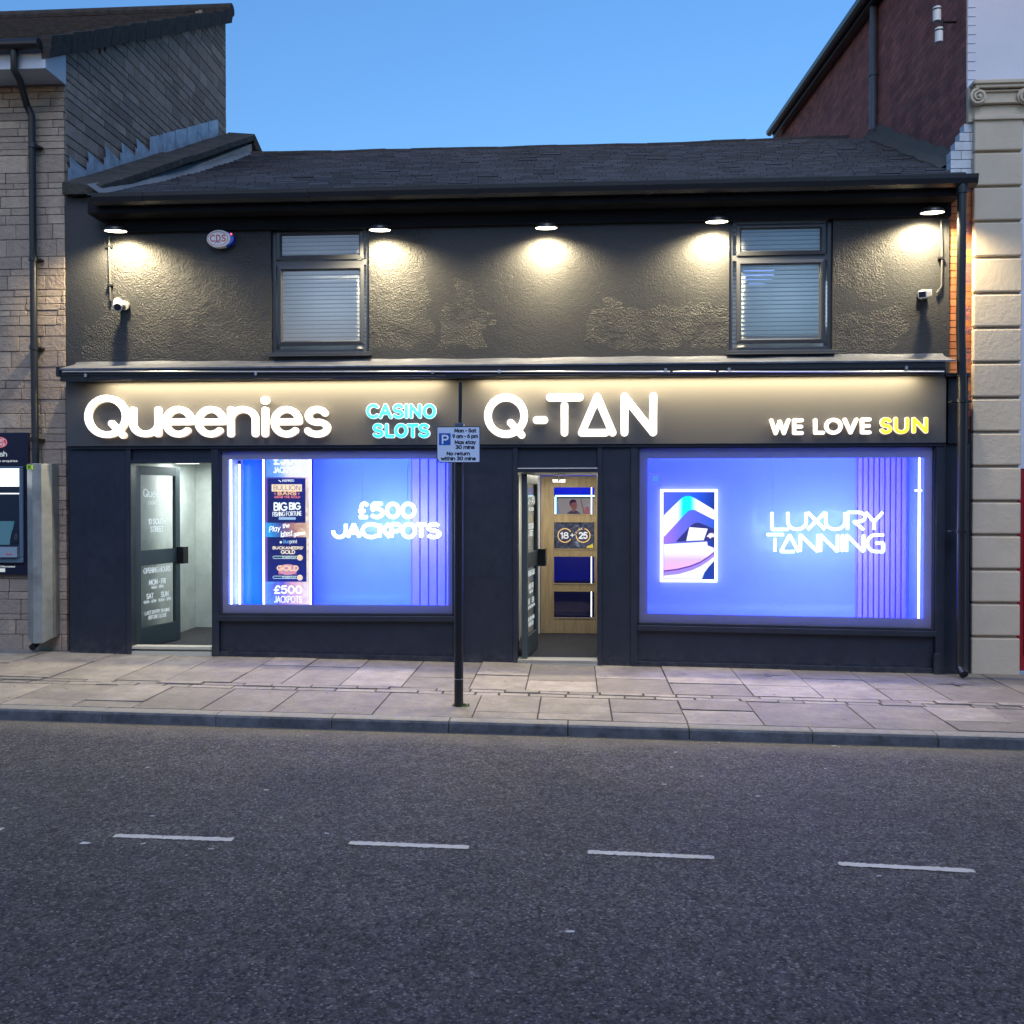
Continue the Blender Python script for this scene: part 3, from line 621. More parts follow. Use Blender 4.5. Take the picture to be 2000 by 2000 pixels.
s1 = F(20, 915, -.06)[2]; s2 = F(20, 950, -.06)[2]
mb = MB(); mb.box(x0b+.05, bx1-.05, -.075, -.056, s2, s1); mb.build('lit_header', E_((.95, .97, 1), 2.2), at, bevel=.006)
z = F(20, 964, -.06)[2]; mb = MB(); mb.box(x0b+.05, bx1-.05, -.062, -.056, z-.006, z+.006); mb.build('light_strip', E_((.9, .95, 1), 1.8), at)
za, zc = F(20, 1018, -.06)[2], F(20, 1064, -.06)[2]; xs = F(28, 1018, -.06)[0]
mb = MB(); mb.hexa([(x0b+.06, -.06, zc), (xs-.06, -.06, zc), (xs-.06, -.056, zc), (x0b+.06, -.056, zc)], [(x0b+.06, -.10, za), (xs, -.10, za), (xs, -.056, za), (x0b+.06, -.056, za)]); mb.build('screen', E_((.05, .15, .24), .8), at)
z0k, z1k = F(30, 1060, -.06)[2], F(30, 1036, -.06)[2]; xk0, xk1 = F(20, 1048, -.06)[0], F(37, 1048, -.06)[0]
mb = MB(); mb.box(xk0, xk1, -.066, -.056, z0k, z1k, 0); xc = (xk0+xk1)/2+.02; zc_ = (z0k+z1k)/2; mb.strokes([arc(xc, zc_, .012, .03, 0, 360)], .006, -.069, -.066, .0018, 1, 1); mb.build('card_reader', [M['ink'], M['metal']], at)
zs0, zs1 = F(20, 1088, -.06)[2], F(20, 1068, -.06)[2]; mb = MB(); mb.box(x0b+.05, bx1-.05, -.12, -.056, zs0, zs1); mb.box(F(12, 1080, -.12)[0], F(24, 1080, -.12)[0], -.122, -.12, zs0+.03, zs0+.04, 1); mb.build('tray', [P_('pale_steel', (.25, .33, .40), .3), E_((.7, .03, .08), .5)], at, bevel=.004)
# writing on the machine
lx = F(0, 864, -.05)[0]; lz = F(0, 864, -.05)[2]
mb = MB(); mb.disc((lx, -.0525, lz), .062, 36, 'y', 0, .088); mb.strokes([arc(lx, lz, .078, .053, 0, 360)], .004, -.0535, -.0525, .0016, 1, 1)
mb.strokes(text('POST', lx, lz+.008, .028, .1), .007, -.054, -.0525, .0018, 1, 1); mb.strokes(text('OFFICE', lx, lz-.034, .026, .115), .006, -.054, -.0525, .0018, 1, 1); mb.build('badge', [E_((.75, .04, .16), .5), E_((.8, .7, .8), .6)], at)
mb = MB(); p = F(13, 891, -.05); mb.strokes(text('Cash', p[0]-.095, p[2], .052, .19), .0085, -.0525, -.05, .002)
p = F(34, 902, -.05); mb.strokes(text('Free balance enquiries', p[0]-.225, p[2], .022, .45), .0038, -.0525, -.05, .0012)
p = F(29, 1108, -.05); mb.strokes(text('Post Office Limited', p[0]-.12, p[2], .016, .24), .003, -.0525, -.05, .0011)
mb.box(F(-20, 1114, -.05)[0], F(10, 1114, -.05)[0], -.053, -.05, F(0, 1117, -.05)[2], F(0, 1110, -.05)[2]); mb.build('lettering', E_((.75, .85, .9), .7), at)

# ================================================================== THE DARK SHOP
sh = thing('shop_building', (-.2, 0, gz(-.2, 0)), 'dark charcoal two shop building with slate roof between the stone and cream buildings', 'building')
# upper wall with window openings
W1 = B(529, 437, 721, 690, 0.); W2 = B(1424, 419, 1627, 686, 0.)
ZB, ZT = 2.9, 4.98
mb = MB(); y0, y1 = 0., .28
def wallrect(a, b, c, d): mb.box(a, b, y0, y1, c, d)
wallrect(XL, W1[0], ZB, ZT); wallrect(W1[1], W2[0], ZB, ZT); wallrect(W2[1], XR, ZB, ZT)
for w in (W1, W2): wallrect(w[0], w[1], ZB, w[2]); wallrect(w[0], w[1], w[3], ZT)
mb.prism_y([(XL, ZT), (-4.5, ZT), (-4.5, 5.12), (XL, 5.13)], 0., .28)
mb.build('upper_wall', M['render'], sh)
mb = MB(); mb.box(XL+.02, XR-.02, 6.0, 6.2, 0, 5.); mb.build('rear_wall', M['mortar'], sh)
# upper windows
def upper_window(w, tg, lg, sill):
    x0, x1, z0, z1 = w
    Y = .05; fo = B(*sill[4:], Y)
    mb = MB()
    def ring(o, i, ya, yb):
        mb.box(o[0], o[1], ya, yb, i[3], o[3]); mb.box(o[0], o[1], ya, yb, o[2], i[2]); mb.box(o[0], i[0], ya, yb, i[2], i[3]); mb.box(i[1], o[1], ya, yb, i[2], i[3])
    mid = (tg[2]+lg[3])/2
    ins = .045
    ring((x0+.003, x1-.003, z0+.003, z1-.003), (x0+.045, x1-.045, z0+.05, z1-.045), .05, .12)
    mb.box(x0+.045, x1-.045, .05, .12, mid-.03, mid+.03)
    fr = mb.build('window', M['upvc'], sh, bevel=.003)
    for g in (tg, lg):
        mb = MB(); e = .055
        o = (g[0]-e, g[1]+e, g[2]-e, g[3]+e)
        i0 = (g[0]-.018, g[1]+.018, g[2]-.018, g[3]+.018)
        # bevelled casement, mitred
        def mit(o_, i_, ya, yb):
            O = [(o_[0], ya, o_[2]), (o_[1], ya, o_[2]), (o_[1], ya, o_[3]), (o_[0], ya, o_[3])]; I = [(i_[0], yb, i_[2]), (i_[1], yb, i_[2]), (i_[1], yb, i_[3]), (i_[0], yb, i_[3])]
            for k in range(4): mb.poly([O[k], O[(k+1) % 4], I[(k+1) % 4], I[k]])
        mit(o, o, .049, .03); mit(o, i0, .03, .024); mit(i0, g, .024, .055)
        mb.build('casement', M['upvc'], fr)
        mb = MB(); mb.poly([(g[0]-.002, .056, g[2]-.002), (g[1]+.002, .056, g[2]-.002), (g[1]+.002, .056, g[3]+.002), (g[0]-.002, .056, g[3]+.002)]); mb.build('pane', M['glassdark'], fr)
    mb = MB(); mb.box(x0-.03, x1+.03, -.06, .05, z0-.028, z0+.002); mb.box(x0-.03, x1+.03, -.062, -.05, z0-.04, z0-.028); mb.build('sill', M['upvc'], fr, bevel=.003)
    mb = MB(); z = z0+.07
    while z < z1-.06:
        mb.hexa([(x0+.06, .15, z), (x1-.06, .15, z), (x1-.06, .162, z+.037), (x0+.06, .162, z+.037)], [(x0+.06, .149, z+.0005), (x1-.06, .149, z+.0005), (x1-.06, .161, z+.0375), (x0+.06, .161, z+.0375)]); z += .046
    for k in (.12, .42, .74): xx = x0+(x1-x0)*k; mb.box(xx, xx+.004, .148, .15, z0+.07, z1-.06)
    mb.build('blind', M['blind'], fr)
    area_light('room_light', ((x0+x1)/2+.12, .62, z0+.62), (R(-90), 0, 0), .7, .5, 1.4, (.70, .87, 1), fr)
    mb = MB(); mb.poly([(x0-.3, .9, z0-.3), (x1+.3, .9, z0-.3), (x1+.3, .9, z1+.2), (x0-.3, .9, z1+.2)]); mb.poly([(x0-.3, .28, z0-.3), (x1+.3, .28, z0-.3), (x1+.3, .9, z0-.3), (x0-.3, .9, z0-.3)]); mb.poly([(x0-.3, .28, z0-.3), (x0-.3, .9, z0-.3), (x0-.3, .9, z1+.2), (x0-.3, .28, z1+.2)]); mb.poly([(x1+.3, .28, z0-.3), (x1+.3, .9, z0-.3), (x1+.3, .9, z1+.2), (x1+.3, .28, z1+.2)])
    mb.poly([(x0-.3, .28, z1+.2), (x1+.3, .28, z1+.2), (x1+.3, .9, z1+.2), (x0-.3, .9, z1+.2)])
    mb.build('dim_room', P_('dim_room_wall', (.35, .36, .4), .8), fr)
    return fr
Yg = .055
wa = upper_window(W1, B(551, 460, 701, 498, Yg), B(553, 529, 702, 665, Yg), (0, 0, 0, 0, 533, 438, 720, 688))
wb_ = upper_window(W2, B(1448, 448, 1601, 489, Yg), B(1448, 518, 1599, 661, Yg), (0, 0, 0, 0, 1428, 420, 1624, 685))
wb_['label'] = 'right hand upper window'
mb = MB()
for v, a, b in ((528.5, 1452, 1512), (537, 1452, 1511), (546.5, 1452, 1508), (555, 1462, 1496)):
    p = F(a, v, .7); q = F(b, v, .7); mb.tube([p, q], .008, 8)
mb.build('ceiling_tube', E_((.25, .4, 1), 1.6), wb_)
# roof: slates between eaves and ridge
eL, eR = (-4.62, -.24, 5.06), (4.70, -.24, 5.07)
rpts = [F(440, 303, 4.75), F(497, 302, 4.7), F(760, 297, 4.35), F(950, 292, 4.05), F(1100, 289, 3.85), F(1300, 284, 3.55), F(1500, 277, 3.25), F(1650, 271, 3.05), F(1712, 268, 2.95)]
rpts[0] = np.array([-4.62, 4.75, rpts[1][2]])
rx = [p[0] for p in rpts]; ryy = [p[1] for p in rpts]; rzz = [p[2] for p in rpts]
rx[-1] = 4.72
def roofp(x, t):
    ry_, rz_ = np.interp(x, rx, ryy), np.interp(x, rx, rzz)
    sag = -.05*math.sin(math.pi*t)*(.5+.5*math.sin(x*.9)) + (.035*math.sin(x*1.7)*t*(1-t))
    rz_ += .006*math.sin(x*2.3)+.004*math.sin(x*5.1+1)
    return (eL[1]+(ry_-eL[1])*t, 5.06+(rz_-5.06)*t+sag)
mb = MB(); n = 27
for k in range(n):
    t0, t1 = k/n, (k+1.35)/n; t1 = min(t1, 1.02)
    x = -4.66-random.uniform(0, .22)
    while x < 4.72:
        w = .24+random.uniform(-.012, .012); a = max(x, -4.62)+.003; b = min(x+w, 4.72)-.003
        if b-a > .02:
            j = random.choice([0]*30+[.006])+random.uniform(0, .002); tj = random.uniform(-.0005, .0005)*(6 if random.random() < .05 else 1)
            (ya, za), (yc_, zc_) = roofp(a, t0+tj), roofp(b, t0+tj); (yb, zb_), (yd, zd) = roofp(a, t1), roofp(b, t1)
            mb.hexa([(a, ya, za+.010+j), (b, yc_, zc_+.010+j), (b, yd, zd-.006), (a, yb, zb_-.006)], [(a, ya, za+.027+j), (b, yc_, zc_+.027+j), (b, yd, zd+.002), (a, yb, zb_+.002)], 0, random.random()**1.5)
        x += w
rf = mb.build('roof', M['slate'], sh)
mb = MB()
for a, b in zip(np.linspace(-4.5, 4.4, 21)[:-1], np.linspace(-4.5, 4.4, 21)[1:]):
    ya, za = roofp(a, 1); yb, zb_ = roofp(b, 1); j = random.uniform(-.006, .006); mb.tube([(a-.012, ya+.02, za-.035+j), (b+.012, yb+.02, zb_-.035+j)], .085, 10)
mb.build('ridge_tile', M['roofdark'], rf)
mb = MB(); L_ = [(x, *roofp(x, 0)) for x in (-4.62, 4.72)]; U_ = [(p, *roofp(p, 1)) for p in np.linspace(4.72, -4.62, 8)]
mb.poly([(L_[0][0], L_[0][1], 5.04), (L_[1][0], L_[1][1], 5.04)]+[(p[0], p[1], p[2]-.06) for p in U_]); 
U2 = U_[::-1]
for a, b in zip(U2[:-1], U2[1:]): mb.poly([(a[0], a[1], a[2]-.04), (b[0], b[1], b[2]-.04), (b[0], 9., 4.6), (a[0], 9., 4.6)])
mb.build('roof_underlay', M['black'], rf)
# lead and mortar fillets at the roof ends
mb = MB()
for k in range(28):
    t0, t1 = k/28, (k+1)/28; x = -4.60
    (ya, za), (yb, zb_) = roofp(x, t0), roofp(x, t1); w = .13+.025*math.sin(k*.9); w2 = .13+.025*math.sin(k*.9+.9)
    mb.poly([(x-.02, ya, za+.13), (x+w, ya, za+.024), (x+w2, yb, zb_+.024), (x-.02, yb, zb_+.13)])
mb.build('mortar_fillet', P_('pale_mortar_fillet', (.13, .145, .165), .8), rf)
mb = MB()
wj = [(.10+.05*random.random(), .10+.06*random.random()) for _ in range(31)]
for k in range(4, 30):
    t0, t1 = k/30, (k+1)/30; x = 4.70; (w, h), (w2, h2) = wj[k], wj[k+1]
    (ya, za), (yb, zb_) = roofp(x, t0), roofp(x, t1)
    mb.poly([(x-w, ya, za+.02), (x-.01, ya, za+h*.6), (x-.01, yb, zb_+h2*.6), (x-w2, yb, zb_+.02)]); mb.poly([(x-.01, ya, za+h*.6), (x+.066, ya, za+h+.05), (x+.066, yb, zb_+h2+.05), (x-.01, yb, zb_+h2*.6)])
mb.build('mortar_fillet', P_('mossy_mortar', (.085, .082, .075), .95), rf)
# two loose wires lying on the slates
mb = MB()
for a, b in (((1608, 272), (1692, 355)), ((1648, 270), (1775, 330)), ((1655, 300), (1653, 348))):
    pts = []
    for k in range(9):
        t = k/8; u = a[0]+(b[0]-a[0])*t+4*math.sin(t*5); v = a[1]+(b[1]-a[1])*t
        # drop on to the roof plane
        best = None
        for Y in np.linspace(-.2, 4, 60):
            p = F(u, v, Y); tt = (Y-eL[1])/(np.interp(p[0], rx, ryy)-eL[1]); z = roofp(p[0], min(1, max(0, tt)))[1]
            if best is None or abs(p[2]-z-.03) < best[0]: best = (abs(p[2]-z-.03), p)
        pts.append(tuple(best[1]))
    mb.tube(pts, .004, 6)
mb.build('loose_wire', P_('grey_wire', (.09, .09, .10), .6), rf)
# parapet coping against the stone gable, with stepped lead flashing
cB = (XL+.02, -4.53)
mb = MB(); n = 12; c0 = (-.10, 5.12); c1 = (4.95, 7.62)
mb.prism_x([(0.03, 4.9), (4.9, 4.9), (4.9, 7.55), (0.03, 5.08)], cB[0], cB[1]-.03, 1)
for k in range(n):
    ya = c0[0]+(c1[0]-c0[0])*k/n; yb = c0[0]+(c1[0]-c0[0])*(k+.985)/n; za = c0[1]+(c1[1]-c0[1])*k/n; zb_ = c0[1]+(c1[1]-c0[1])*(k+.985)/n; j = random.uniform(-.012, .012)
    mb.hexa([(cB[0], ya, za+j), (cB[1]+j, ya, za+j), (cB[1]+j, yb, zb_+j), (cB[0], yb, zb_+j)], [(cB[0], ya, za+.14+j), (cB[1]+j, ya, za+.10+j), (cB[1]+j, yb, zb_+.10+j), (cB[0], yb, zb_+.14+j)])
mb.hexa([(cB[0], 4.95, 7.55), (cB[1], 4.95, 7.55), (cB[1]+.12, 5.25, 7.1), (cB[0], 5.25, 7.1)], [(cB[0], 4.95, 7.77), (cB[1], 4.95, 7.73), (cB[1]+.14, 5.25, 7.3), (cB[0], 5.25, 7.3)])
mb.build('parapet', [M['coping'], M['mortar']], sh, bevel=.01)
mb = MB(); n = 11
for k in range(n):
    ya = .0+4.5*k/n; yb = .0+4.5*(k+1)/n; f = lambda y: 5.30+(7.75-5.30)*y/4.9
    if k < 5: mb.poly([(XL+.032, ya, f(ya)-.06), (XL+.032, yb, f(yb)-.06), (XL+.036, yb, f(yb)+.06), (XL+.036, ya+.03, f(yb)+.10), (XL+.036, ya+.05, f(ya)+.17), (XL+.036, ya, f(ya)+.17)])
    else: mb.poly([(XL+.032, ya, f(ya)-.06), (XL+.032, yb, f(yb)-.06), (XL+.036, yb-.01, f(yb)+.24), (XL+.036, ya+.01, f(ya)+.26)])
    mb.poly([(XL+.032, ya, f(ya)-.06), (XL+.12, ya, f(ya)-.085), (XL+.12, yb, f(yb)-.085), (XL+.032, yb, f(yb)-.06)])
mb.build('lead_flashing', simple('pale_lead_sheet', (.34, .39, .46), .5, .2, var=.35, vscale=6, bs=10, bd=.008), sh)
# gutter and eaves board
gxl, gxr = F(185, 402, -.33)[0], F(1906, 372, -.33)[0]
mb = MB(); prof = [(-.27, 5.05), (-.27, 4.97), (-.29, 4.93), (-.34, 4.925), (-.385, 4.95), (-.40, 5.0), (-.405, 5.04), (-.39, 5.045), (-.375, 4.99), (-.34, 4.955), (-.30, 4.965), (-.285, 5.05)]
mb.prism_x(prof, gxl, gxr)
for x in np.arange(gxl+.5, gxr, 1.8): mb.prism_x([(y-.006*(1 if y < -.3 else -1), z-.006) for y, z in prof[:7]]+[(-.27, 5.05)], x, x+.06)
gu = mb.build('gutter', M['pipeblack'], sh)
mb = MB(); mb.box(-4.6, XR+.02, -.26, -.005, 4.86, 4.90); mb.box(-4.6, XR+.02, -.265, -.24, 4.865, 5.04); mb.box(-4.5, XR, -.05, -.001, 4.72, 4.858); mb.box(gxl+.05, -4.6, -.24, 0, 4.99, 5.05); mb.build('eaves_board', M['eaves'], sh, bevel=.003)
mb = MB(); px = F(1879, 600, -.36)[0]; px2 = F(1877, 1100, -.30)[0]; zg = gz(4.8, -.2)
mb.tube([(px, -.34, 4.95), (px, -.34, 4.83), (px, -.33, 3.5), (px2, -.30, 2.9), (px2, -.30, zg+.17), (px2, -.31, zg+.10), (px2, -.39, zg+.05)], .044, 16)
for z in (2.75, 1.42): mb.tube([(px2, -.30, z), (px2, -.30, z+.03)], .056, 16); mb.box(px2-.1, px2+.1, -.30, -.2, z+.005, z+.022)
mb.tube([(px, -.34, 4.93), (px, -.34, 4.86)], .055, 16)
mb.build('downpipe', M['pipeblack'], sh, smooth=True)

# ---------------- shop front (faces at y = -0.10), sign board at -0.16, hood out to -0.34
YF = -.10
zt = F(1000, 868, -.16)[2]                                          # underside of the sign board
ztop = F(1000, 724, -.34)[2]-.002
def below(x): return gz(x, YF)+.0
mb = MB()
def px_box(u0, v0, u1, v1, ya, yb, ground=False, m=0):
    a, b, c, d = B(u0, v0, u1, v1, ya)
    if ground: c = below((a+b)/2)-.03
    mb.box(a, b, ya, yb, c, d, m)
# pilasters
for (u0, u1, t) in ((136, 246, 0), (905, 1002, 0), (1176, 1232, 0)):
    mb = MB(); px_box(u0, 868, u1, 1290, YF, .2, True); o = mb.build('pilaster', M['paint'], sh, bevel=.003)
mb = MB(); px_box(1846, 868, 1893, 1310, YF+.0, .2, True); px_box(1852, 735, 1891, 866, -.14, .1); px_box(1848, 728, 1896, 735, -.2, .1); mb.build('pilaster', M['paint'], sh, bevel=.003)
# thin frame uprights
for (u0, u1) in ((246, 256), (413, 427), (1002, 1011), (1167, 1176), (1232, 1245), (1828, 1846), (886, 905)):
    mb = MB(); px_box(u0, 868, u1, 1290, YF-.02, .12, True)
    if u0 == 1828: px_box(1826, 1277, 1838, 1290, YF-.06, YF-.02, True)
    mb.build('frame_post', M['paint'], sh, bevel=.003)
# sign boards
mb = MB(); a = F(129, 800, -.16)[0]; b = F(1848, 800, -.16)[0]; md = F(897, 800, -.16)[0]
mb.box(a, md-.003, -.16, .0, zt, ztop); bl = mb.build('sign_board', M['board'], sh, bevel=.002)
mb = MB(); mb.box(md+.003, b, -.16, .0, zt, ztop); mb.build('sign_board', M['board'], sh, bevel=.002)
mb = MB(); mb.box(a+.03, b, -.135, .0, zt-.03, zt-.001); mb.box(a-.02, a-.001, -.1, .0, zt-.5, ztop+.1, 0); mb.build('board_trim', M['paint'], sh)
# hood with lead top, rail and light troughs
hl, hr = F(118, 718, -.34)[0], F(1846, 700, -.34)[0]
zh1 = F(1000, 712, -.34)[2]; zh0 = F(1000, 724, -.34)[2]
mb = MB(); nn = 60
for k in range(nn):
    xa, xb = hl+(hr-hl+.1)*k/nn, hl+(hr-hl+.1)*(k+1)/nn
    w1, w2 = .004*math.sin(k*1.3)+.004*math.sin(k*.37), .004*math.sin((k+1)*1.3)+.004*math.sin((k+1)*.37)
    mb.poly([(xa, -.36, zh1+.002), (xb, -.36, zh1+.002), (xb, -.06, zh1+.085+w2), (xa, -.06, zh1+.085+w1)]); mb.poly([(xa, -.06, zh1+.085+w1), (xb, -.06, zh1+.085+w2), (xb, -.004, zh1+.12+w2), (xa, -.004, zh1+.12+w1)])
    mb.poly([(xa, -.36, zh1-.015), (xb, -.36, zh1-.015), (xb, -.36, zh1+.002), (xa, -.36, zh1+.002)])
mb.build('lead_flashing', M['lead'], sh, smooth=True)
mb = MB(); mb.box(hl, hr, -.345, -.02, zh0, zh1-.003); mb.box(hl-.04, hl, -.36, -.1, zh0-.02, zh1+.02); mb.box(hl, hr, -.345, -.33, zh0-.075, zh0-.001); mb.box(hl, hr, -.33, -.0, zh0+.001, zh0+.002)
mb.box(hl+.01, hr, -.355, -.345, zh0-.012, zh0+.006)
hood = mb.build('hood', M['black'], sh, bevel=.003)
mb = MB()
for u0, u1 in ((120, 845), (845, 1310), (1312, 1400), (1402, 1846)):
    p = F(u0+2, 726, -.37); q = F(u1-2, 726, -.37); mb.tube([(p[0], -.368, p[2]+.0), (q[0], -.368, q[2])], .009, 10)
for u in (168, 500, 845, 975, 1300, 1424, 1770): p = F(u, 726, -.37); mb.box(p[0]-.012, p[0]+.012, -.385, -.34, zh0-.03, zh0+.004)
mb.build('rail', M['metal'], hood, smooth=True)
# LED troughs (things of their own, one over each sign)
for (u0, u1, lab) in ((195, 860, 'long black light trough washing the left sign board under the hood'), (935, 1803, 'long black light trough washing the right sign board under the hood')):
    xa, xb = F(u0, 736, -.31)[0], F(u1, 736, -.31)[0]; z = F(1000, 734, -.31)[2]+.01; L = xb-xa
    t = thing('light_trough', ((xa+xb)/2, -.31, z), lab, 'sign light', 'light troughs under the hood')
    mb = MB(); mb.prism_x([(-.335, z+.02), (-.335, z-.03), (-.328, z-.03), (-.328, z+.012), (-.268, z+.012), (-.268, z-.01), (-.262, z-.01), (-.262, z+.02)][::-1], xa-.04, xb+.04); mb.box(xa-.045, xa-.04, -.335, -.262, z-.03, z+.02); mb.box(xb+.04, xb+.045, -.335, -.262, z-.03, z+.02)
    mb.build('housing', M['black'], t)
    mb = MB(); mb.tube([(xa-.06, -.350, z-.012), (xb+.06, -.350, z-.012)], .016, 12); mb.build('outer_tube', M['pipeblack'], t, smooth=True)
    mb = MB(); mb.poly([(xa, -.325, z+.004), (xa, -.27, z+.004), (xb, -.27, z+.004), (xb, -.325, z+.004)]); mb.build('diffuser', M['ledwarm'], t)
    area_light('strip_light', ((xa+xb)/2, -.297, z-.002), (R(4), 0, 0), L, .03, 23*L/4.4, (1, .80, .47), t)

# stall risers, rails and shop windows
def shop_window(u0, u1, vt, vb0, vb1, f0, f1, fv0, fv1, right):
    """frame between u0..u1; film from f0..f1"""
    x0, x1 = F(u0, 1040, YF)[0], F(u1, 1040, YF)[0]
    zT = zt-.03; zb0 = F(u0, vb0, YF)[2]; zb1 = F(u1, vb1, YF)[2]
    mb = MB()
    fr = None
    def slope(za, zb, h, ya, yb):
        mb.hexa([(x0, ya, za), (x1, ya, zb), (x1, yb, zb), (x0, yb, za)], [(x0, ya, za+h), (x1, ya, zb+h), (x1, yb, zb+h), (x0, yb, za+h)])
    slope(zb0-.075, zb1-.075, .055, YF-.035, .1)       # sill rail
    slope(zb0-.018, zb1-.018, .026, YF-.0, .1)         # lower bead
    mb.box(x0, x1, YF, .1, F(700, vt, YF)[2], zT)      # head
    mb.box(x0, x0+.022, YF+.0, .1, min(zb0, zb1), F(700, vt, YF)[2]); mb.box(x1-.022, x1, YF, .1, min(zb0, zb1), F(700, vt, YF)[2])
    fr = mb.build('shop_window', M['paint'], sh, bevel=.002)
    mb = MB(); a, b = gz(x0, YF), gz(x1, YF)
    mb.hexa([(x0, YF+.03, a-.03), (x1, YF+.03, b-.03), (x1, .1, b-.03), (x0, .1, a-.03)], [(x0, YF+.03, zb0-.076), (x1, YF+.03, zb1-.076), (x1, .1, zb1-.076), (x0, .1, zb0-.076)])
    mb.hexa([(x0, YF-.01, a-.03), (x1, YF-.01, b-.03), (x1, YF+.03, b-.03), (x0, YF+.03, a-.03)], [(x0, YF-.01, a+.055), (x1, YF-.01, b+.055), (x1, YF+.03, b+.055), (x0, YF+.03, a+.055)])
    mb.build('stall_riser', M['paint'], fr, bevel=.003)
    yg = -.05; zg0, zg1 = zb0, zb1; zgt = F(700, vt, YF)[2]
    ga, gb = x0+.02, x1-.02
    mb = MB(); mb.poly([(ga, yg, zg0), (gb, yg, zg1), (gb, yg, zgt), (ga, yg, zgt)]); mb.build('pane', M['glass'], fr)
    # frosted border on the inside of the glass
    i0, i1 = F(f0, 1040, yg)[0], F(f1, 1040, yg)[0]; it = F((f0+f1)/2, fv0, yg)[2]; ib0, ib1 = F(f0, fv1[0], yg)[2], F(f1, fv1[1], yg)[2]
    y = yg+.004; mb = MB()
    mb.poly([(ga, y, it), (gb, y, it), (gb, y, zgt), (ga, y, zgt)]); mb.poly([(ga, y, zg0), (gb, y, zg1), (gb, y, ib1), (ga, y, ib0)])
    mb.poly([(ga, y, ib0), (i0, y, ib0), (i0, y, it), (ga, y, it)]); mb.poly([(i1, y, ib1), (gb, y, ib1), (gb, y, it), (i1, y, it)])
    # glossy skin of the glass over the film is the pane itself
    mb.build('film_border', M['film'], fr)
    return fr, (ga, gb, min(zg0, zg1), zgt)
f1, w1 = shop_window(427, 887, 881, 1199, 1200, 446, 875, 897, (1180, 1182), False)
f2, w2 = shop_window(1245, 1828, 877, 1217, 1229, 1265, 1804, 895, (1198, 1208), True)
# display bays behind the glass
YB = .80
def bay(g, name, xl, xr, fr):
    z0, z1 = g[2]-.02, g[3]+.02; mb = MB()
    mb.poly([(xl, YB, z0), (xr, YB, z0), (xr, YB, z1), (xl, YB, z1)]); mb.poly([(xl, -.03, z0), (xl, YB, z0), (xl, YB, z1), (xl, -.03, z1)]); mb.poly([(xr, YB, z0), (xr, -.03, z0), (xr, -.03, z1), (xr, YB, z1)])
    mb.poly([(xl, -.03, z0), (xr, -.03, z0), (xr, YB, z0), (xl, YB, z0)]); mb.poly([(xl, YB, z1), (xr, YB, z1), (xr, -.03, z1), (xl, -.03, z1)])
    return mb.build('display_bay', M['dbox'], fr)
b1 = bay(w1, 'a', w1[0]-.05, w1[1]+.05, f1); b2 = bay(w2, 'b', w2[0]-.05, w2[1]+.05, f2)
def slats(u0, u1, g, n, xend, fr):
    xa = F(u0, 1040, YB-.02)[0]; mb = MB(); w = (xend-xa)/n
    for k in range(n):
        mb.box(xa+k*w+.004, xa+(k+1)*w-.012, YB-.045, YB-.004, g[2]-.01, g[3]+.01)
    mb.box(xa-.012, xa-.004, YB-.03, YB-.004, g[2]-.01, g[3]+.01)
    mb.build('slatted_panel', M['slatpanel'], fr, bevel=.004)
slats(805, 876, w1, 6, w1[1]+.02, f1); slats(1674, 1800, w2, 9, w2[1]+.02, f2)
# blue LED washes inside the bays
BL = (.10, .22, 1.); 
for g, e, c in ((w1, 12, (.008, .045, 1.)), (w2, 14, (.032, .050, 1.))):
    fr = f1 if g is w1 else f2; L = g[1]-g[0]-.1; xm = (g[0]+g[1])/2
    for zz, ry in ((g[3]-.005, 0), (g[2]+.01, 180)):
        mb = MB(); mb.box(xm-L/2, xm+L/2, .03, .06, zz-(.0 if ry == 0 else .012), zz+(.012 if ry == 0 else 0)); ls = mb.build('led_strip', E_((.1, .25, 1), 1.5), fr)
        area_light('blue_wash', (xm, .09, zz-(.01 if ry == 0 else -.02)), (R(ry+(35 if ry == 0 else -35)), 0, 0), L, .06, e, c, fr)

# ---------------- neon writing
def neon(name, items, Y, w, label, u_off, v_off, k, rods):
    cx = F(u_off, v_off, Y); t = thing(name, (cx[0], Y, cx[2]), label, 'neon sign')
    for g, box in items:
        a, b, c, d = B(*box, Y); polys = inbox(g, a, b, c, d, w); mb = MB()
        for pl in polys:
            if len(pl) == 1: pl = [pl[0], (pl[0][0]+.001, pl[0][1])]
            pts = []
            for i, p in enumerate(pl):   # round the corners a touch
                if not pts or abs(p[0]-pts[-1][0])+abs(p[1]-pts[-1][2]) > .002: pts.append((p[0], Y, p[1]))
            # split at sharp corners so that tubes meet neatly
            run = [pts[0]]
            for i in range(1, len(pts)):
                run.append(pts[i])
                if i < len(pts)-1:
                    v1 = Vector(pts[i])-Vector(pts[i-1]); v2 = Vector(pts[i+1])-Vector(pts[i])
                    if v1.angle(v2) > R(40): mb.tube(run, w/2, 12); run = [pts[i]]
            mb.tube(run, w/2, 12)
        mb.build('letter', M['neon'], t, smooth=True)
    for u, v in rods: p = F(u, v, Y); mb = MB(); mb.tube([(p[0], Y, p[2]), (p[0], Y, w1[3])], .003, 6); mb.build('hanging_wire', M['metal'], t)
    return t
def zb(s, ox, oy, box): return (box[0]/s+ox, box[1]/s+oy, box[2]/s+ox, box[3]/s+oy)
GY = [[(0, 1), (.5, .45), (1, 1)], [(.5, .45), (.5, 0)]]
GU = [[(0, 1), (0, .45)]+arc(.4, .45, .4, .45, 180, 360)+[(.8, 1)]]
GR_ = [[(0, 0), (0, 1), (.55, 1)]+arc(.55, .73, .3, .27, 90, -90)+[(.3, .46), (.78, 0)]]
